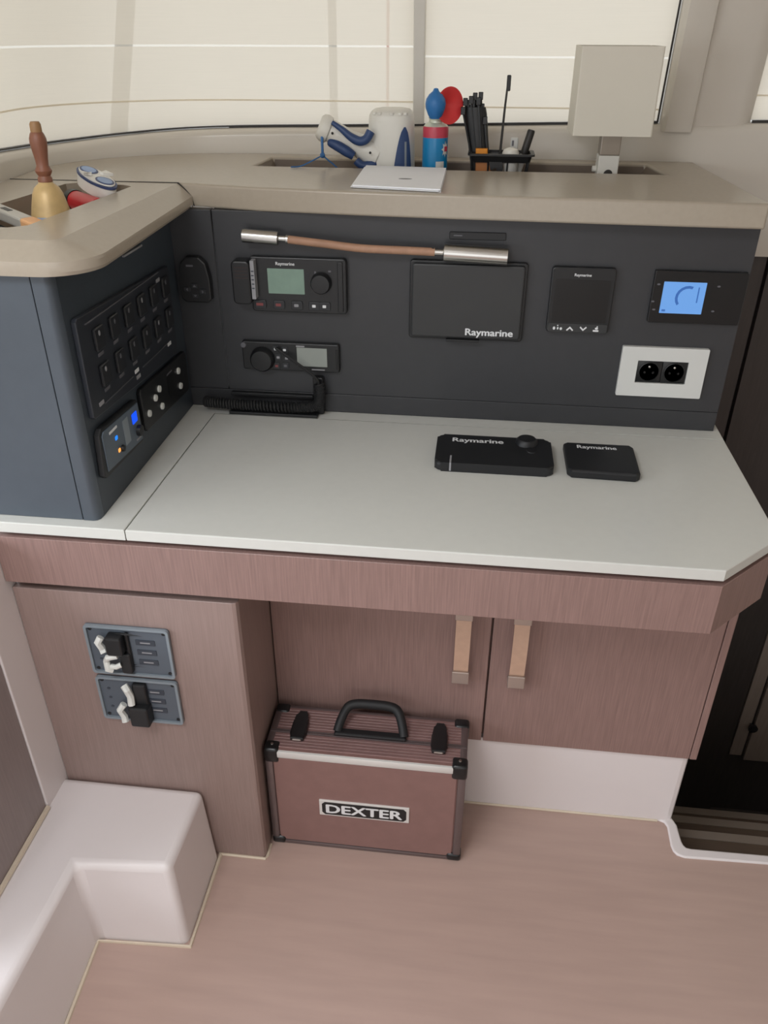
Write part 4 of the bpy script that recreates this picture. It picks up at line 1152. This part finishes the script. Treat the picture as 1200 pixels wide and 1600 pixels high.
def hollow(bm, o0, o1, z0, z1, th=0.003):
    (a0, b0, c0, d0), (a1, b1, c1, d1) = o0, o1
    L0 = rrect(a0, b0, c0, d0, 0.008, 4); L1 = rrect(a1, b1, c1, d1, 0.008, 4)
    I0 = rrect(a0 + th, b0 - th, c0 + th, d0 - th, 0.006, 4); I1 = rrect(a1 + th, b1 - th, c1 + th, d1 - th, 0.006, 4)
    R = [[bm.verts.new((x, y, z)) for x, y in lp] for lp, z in ((L0, z0), (L1, z1), (I1, z1), (I0, z0))]
    n = len(L0)
    for a, b in zip(R, R[1:] + R[:1]):
        for i in range(n): bm.faces.new((a[i], a[(i + 1) % n], b[(i + 1) % n], b[i]))


bm = bm_new(); hollow(bm, (-0.025, 0.087, OY0 + .004, OY1 - .004), (-0.028, 0.090, OY0, OY1), 1.1505, 1.163); build('band', bm, M['blk_dev'], og)
bm = bm_new(); hollow(bm, (-0.0335, 0.0950, OY0 - .005, OY1 + .005), (-0.0335, 0.0950, OY0 - .005, OY1 + .005), 1.163, 1.1665, 0.008); build('rim', bm, M['black'], og)
bm = bm_new(); box(bm, -0.016, 0.078, OY0 + .008, OY1 - .008, 1.082, 1.086, 0.001); build('base', bm, M['black'], og)
for x in (-0.022, 0.006, 0.044, 0.084):
    for y, yb in ((OY0 + .006, OY0 + .010), (OY1 - .006, OY1 - .010)):
        bm = bm_new(); tube(bm, [(x * 0.86 + 0.004, yb, 1.084), (x, y, 1.152)], 0.0018, 6); build('wire', bm, M['black'], og)
bm = bm_new(); prism(bm, [(0.008, 1.152), (0.033, 1.152), (0.036, 1.142), (0.031, 1.120), (0.026, 1.128), (0.022, 1.142), (0.012, 1.136)], 'y', OY0 + .001, OY0 + .005); build('front_tab', bm, M['blk_dev'], og)

bm = bm_new()   # bundle of cable ties fanning upward
nt2 = 13
fans = []
bt = thing('cable_tie_bundle', 'dark bundle of cable ties leaning left in organiser', 'cable ties', (-0.008, 1.73, 1.086))
for i in range(nt2):
    u = (i / (nt2 - 1)) * 2 - 1
    jz = [0.0, 0.012, 0.006, -0.004, 0.010, 0.003, 0.014, -0.003, 0.008, 0.018, 0.004, -0.004, -0.012][i]
    x0, x1, x2 = -0.004 + 0.0125 * u, -0.0135 + 0.0165 * u, -0.0260 + 0.0215 * u
    yb = 1.728 + 0.007 * ((i * 5) % 4 - 1.5) / 1.5
    zt = 1.247 + jz - 0.010 * u * u - (0.004 if u > 0.5 else 0)
    bm = bm_new(); tube(bm, [(x0, yb, 1.088), (x1, yb, 1.17), (x2, yb, zt)], 0.0024, 5)
    box(bm, x2 - 0.0044, x2 + 0.0044, yb - 0.004, yb + 0.004, zt - 0.006, zt + 0.0075, 0.0008, 1)
    build('cable_tie', bm, M['blk_dev'], bt)
bm = bm_new()
rr_ = []
for z, xc, hw in ((1.090, -0.003, 0.019), (1.15, -0.010, 0.0195), (1.19, -0.0165, 0.0205), (1.215, -0.0205, 0.0215), (1.232, -0.0235, 0.022), (1.244, -0.0245, 0.020)):
    rr_.append([bm.verts.new((xc + hw * math.cos(2 * PI * k_ / 16), 1.730 + 0.011 * math.sin(2 * PI * k_ / 16), z)) for k_ in range(16)])
for a, b in zip(rr_, rr_[1:]):
    for k_ in range(16): bm.faces.new((a[k_], a[(k_ + 1) % 16], b[(k_ + 1) % 16], b[k_]))
bm.faces.new(rr_[0]); bm.faces.new(rr_[-1])
build('sleeve', bm, M['blk_dev'], bt, smooth=True)

oc = thing('box_cutter', 'orange box cutter standing at left in the organiser', 'cutter', (0, 1.70, 1.086))
bm = bm_new(); prism(bm, [(-0.014, 1.087), (0.010, 1.087), (0.004, 1.174), (-0.019, 1.174)], 'y', 1.7005, 1.711, 0.002, 2); build('body', bm, M['orange'], oc)
bm = bm_new(); prism(bm, [(-0.015, 1.095), (0.020, 1.095), (0.012, 1.151), (-0.018, 1.151)], 'y', 1.6985, 1.7015, 0.001, 1); build('slider', bm, M['orange_dk'], oc)

rd = thing('rod', 'thin black rod with flat head standing tall in organiser', 'rod', (0.03, 1.722, 1.086))
bm = bm_new(); tube(bm, [(0.027, 1.722, 1.087), (0.029, 1.722, 1.17), (0.0315, 1.722, 1.24), (0.0335, 1.722, 1.276)], [0.0026, 0.0026, 0.0022, 0.0020], 8); build('stem', bm, M['gasket'], rd, smooth=True)
bm = bm_new(); prism(bm, rrect(0.0318, 0.0395, 1.272, 1.299, 0.002, 3), 'y', 1.720, 1.725, 0.001, 1); build('head', bm, M['black'], rd)

mk = thing('marker_pen', 'short dark marker tilted right in the organiser', 'pen', (0.075, 1.72, 1.086))
bm = bm_new(); lathe(bm, [(0.0065, 0), (0.0068, 0.002), (0.0068, 0.075)], along((0.056, 1.726, 1.090), (0.26, 0, 1)), 14); build('barrel', bm, M['clear_pl'], mk, smooth=True)
bm = bm_new(); lathe(bm, [(0.0072, 0.075), (0.0074, 0.077), (0.0074, 0.117), (0.0062, 0.120)], along((0.056, 1.726, 1.090), (0.26, 0, 1)), 14); build('cap', bm, M['gasket'], mk, smooth=True)

wc = thing('plastic_pot', 'white domed plastic pot in the right half of organiser', 'pot', (0.052, 1.71, 1.086))
bm = bm_new(); lathe(bm, [(0.0125, 1.087), (0.0145, 1.09), (0.0155, 1.160)], Matrix.Translation((0.049, 1.710, 0)), 22); build('pot_body', bm, M['clear_pl'], wc, smooth=True)
bm = bm_new(); lathe(bm, [(0.0162, 1.160), (0.0162, 1.167), (0.0135, 1.1725), (0.006, 1.1755), (0, 1.176)], Matrix.Translation((0.049, 1.710, 0)), 22); build('pot_lid', bm, M['white_pl'], wc, smooth=True)
lf = thing('tube_of_glue', 'pale grey tube with a small dark mark behind white pot', 'tube', (0.056, 1.738, 1.086))
bm = bm_new(); prism(bm, rrect(0.048, 0.063, 1.087, 1.191, 0.002, 3), 'y', 1.735, 1.742, 0.002, 2); build('body', bm, M['clear_pl'], lf)
bm = bm_new(); prism(bm, rrect(0.0505, 0.0545, 1.176, 1.186, 0.001, 2), 'y', 1.7345, 1.7352); build('mark', bm, M['dim_print'], lf)

# table lamp with square shade
lm = thing('table_lamp', 'white table lamp with square box shade on a slim post', 'lamp', (0.235, 1.72, 1.082))
bm = bm_new()
sx0, sx1, sy0, sy1, sz0, sz1 = 0.1585, 0.3025, 1.664, 1.790, 1.203, 1.3475
o_ = rrect(sx0, sx1, sy0, sy1, 0.003, 2); i_ = rrect(sx0 + .003, sx1 - .003, sy0 + .003, sy1 - .003, 0.002, 2)
R_ = [[bm.verts.new((x, y, z)) for x, y in lp_] for lp_, z in ((o_, sz0), (o_, sz1), (i_, sz1), (i_, sz0))]
for a, b in zip(R_, R_[1:] + R_[:1]):
    for i in range(len(o_)): bm.faces.new((a[i], a[(i + 1) % len(o_)], b[(i + 1) % len(o_)], b[i]))
sh = build('lampshade', bm, M['lampshade'], lm)
bm = bm_new(); box(bm, sx0 + .003, sx1 - .003, sy0 + .003, sy1 - .003, sz0 + 0.010, sz0 + 0.013); build('diffuser', bm, M['lampshade'], sh)
bm = bm_new(); box(bm, 0.2175, 0.2545, 1.700, 1.738, 1.166, 1.216, 0.0015); build('neck', bm, M['lamp_metal'], lm)
bm = bm_new(); box(bm, 0.2165, 0.2555, 1.699, 1.739, 1.082, 1.166, 0.002); build('post', bm, M['white_pl'], lm)
bm = bm_new(); lathe(bm, [(0.0085, 0), (0.008, 0.002), (0, 0.0028)], along((0.2375, 1.699, 1.133), (0, -1, 0)), 18); build('switch_button', bm, M['gasket'], lm, smooth=True)
bm = bm_new(); lathe(bm, [(0.006, 0), (0.0055, 0.007), (0, 0.008)], along((0.2165, 1.725, 1.139), (-1, 0, 0)), 14); build('side_knob', bm, M['white_pl'], lm, smooth=True)

# ------------------------------------------------------------------ things in the corner tray
be = thing('hand_bell', 'brass hand bell with turned wooden handle in corner tray', 'bell', (-0.64, 1.19, 1.093))
T_ = along((-0.640, 1.190, 1.093), (0.012, 0.012, 1))
bm = bm_new(); lathe(bm, [(0.0395, 0), (0.0405, 0.0015), (0.0395, 0.005), (0.0365, 0.012), (0.0325, 0.024), (0.0290, 0.038), (0.0262, 0.050), (0.0238, 0.060), (0.0215, 0.069), (0.0175, 0.0770), (0.011, 0.0825), (0.009, 0.086)], T_, 30); build('bell_body', bm, M['brass'], be, smooth=True)
bm = bm_new(); lathe(bm, [(0.0085, 0.083), (0.0105, 0.0855), (0.0100, 0.090), (0.0085, 0.093), (0.0110, 0.097), (0.0120, 0.100), (0.0100, 0.104), (0.0085, 0.107), (0.0092, 0.116), (0.0108, 0.127), (0.0120, 0.137), (0.0116, 0.143), (0.0095, 0.149), (0.0080, 0.151)], T_, 20); hb_ = build('handle', bm, M['bell_wood'], be, smooth=True)
bm = bm_new(); lathe(bm, [(0.0078, 0.150), (0.0080, 0.153), (0.0078, 0.161), (0.0060, 0.1645), (0, 0.165)], T_, 18); build('handle_tip', bm, M['bell_tip'], hb_, smooth=True)
rt_ = thing('red_tube', 'red cylindrical tube lying in tray beside the bell', 'tube', (-0.63, 1.29, 1.093))
bm = bm_new(); lathe(bm, [(0.014, 0), (0.016, 0.002), (0.016, 0.108), (0.014, 0.110)], along((-0.608, 1.288, 1.123), (-0.72, 0.66, 0.0)), 22); build('tube_body', bm, M['red_pl'], rt_, smooth=True)
bm = bm_new(); lathe(bm, [(0.0172, 0.092), (0.0172, 0.108), (0.014, 0.1105), (0, 0.1105)], along((-0.608, 1.288, 1.123), (-0.72, 0.66, 0.0)), 22); build('tube_cap', bm, M['black'], rt_, smooth=True)
rs = thing('red_stick', 'small red rod end poking out behind the white oval', 'rod', (-0.61, 1.375, 1.093))
bm = bm_new(); tube(bm, [(-0.600, 1.372, 1.126), (-0.635, 1.385, 1.110)], 0.006, 10); build('rod_body', bm, M['red_pl'], rs, smooth=True)
bm = bm_new(); lathe(bm, [(0.0066, 0), (0.0066, 0.004), (0.005, 0.005)], along((-0.6015, 1.3725, 1.1255), (35, -13, 16)), 10); build('rod_cap', bm, M['horn_red'], rs, smooth=True)

ob = thing('oval_box', 'small white oval box with blue ringed lid tilted on red tube', 'box', (-0.645, 1.325, 1.13))
X_ = Vector((0.74, -0.60, -0.22)).normalized(); Zt = Vector((0.35, -0.18, 0.90)); Zt = (Zt - X_ * Zt.dot(X_)).normalized(); Yt = Zt.cross(X_)
MB = Matrix(((X_.x, Yt.x, Zt.x, -0.640), (X_.y, Yt.y, Zt.y, 1.358), (X_.z, Yt.z, Zt.z, 1.147), (0, 0, 0, 1)))


def oval(z0, z1, rx, ry, m, nm, cx=0.0, par=None, b=0.0):
    bm = bm_new(); prism(bm, ell(cx, 0, rx, ry, 28), 'z', z0, z1, b, 2, mtx=MB); return build(nm, bm, M[m], par or ob, smooth=True)


ob1 = oval(-0.008, 0.010, 0.050, 0.022, 'porcelain', 'box_body', b=0.003)
oval(0.010, 0.0135, 0.0515, 0.0232, 'delft', 'blue_rim')
oval(0.0135, 0.0160, 0.0475, 0.0200, 'porcelain', 'lid', b=0.001)
for cx in (-0.026, 0.026):
    q = oval(0.0160, 0.0168, 0.0185, 0.0135, 'delft', 'blue_ring', cx)
    oval(0.0166, 0.0174, 0.0150, 0.0105, 'delft_pale', 'pale_oval', cx, q)
for s_ in (-1, 1):
    bm = bm_new(); prism(bm, [(0, -0.003), (0.012, -0.010 * s_ - 0.004), (0.015, 0.002 * s_), (0, 0.003)], 'z', 0.0165, 0.021, 0.0, mtx=MB @ Matrix.Translation((0.0, 0.009 * s_, 0)) @ Matrix.Rotation(0.5 * s_ + (PI / 2 if s_ > 0 else -PI / 2), 4, 'Z')); build('bow', bm, M['porcelain'], ob)

kn = thing('folding_tool', 'grey folding tool with peach end at left of bell', 'tool', (-0.66, 1.12, 1.093))
d_ = Vector((0.120, -0.093, -0.006)).normalized(); s2 = Vector((0.6, 0.8, 0)).normalized(); u2 = d_.cross(s2)
KM = Matrix(((d_.x, s2.x, u2.x, -0.738), (d_.y, s2.y, u2.y, 1.208), (d_.z, s2.z, u2.z, 1.133), (0, 0, 0, 1)))
bm = bm_new(); box(bm, 0.0, 0.108, -0.011, 0.011, -0.008, 0.008, 0.003, 2, mtx=KM); build('body', bm, M['tool_grey'], kn)
bm = bm_new(); box(bm, 0.107, 0.148, -0.0115, 0.0115, -0.0085, 0.0085, 0.004, 3, mtx=KM); build('tip', bm, M['peach'], kn)
bm = bm_new(); box(bm, 0.028, 0.055, -0.004, 0.004, 0.0075, 0.0085, 0, mtx=KM); build('slot', bm, M['black'], kn)
bm = bm_new(); box(bm, -0.012, 0.120, -0.034, -0.010, -0.032, -0.013, 0.003, 2, mtx=KM); build('black_half', bm, M['black'], kn)
pk = thing('sachet', 'little white and pale blue sachet between tool and bell', 'sachet', (-0.63, 1.15, 1.093))
bm = bm_new(); box(bm, -0.668, -0.630, 1.140, 1.172, 1.126, 1.131, 0.002); build('pouch', bm, M['paper'], pk)
bm = bm_new(); box(bm, -0.648, -0.631, 1.142, 1.170, 1.1305, 1.1325, 0.001); build('blue_end', bm, M['delft_pale'], pk)
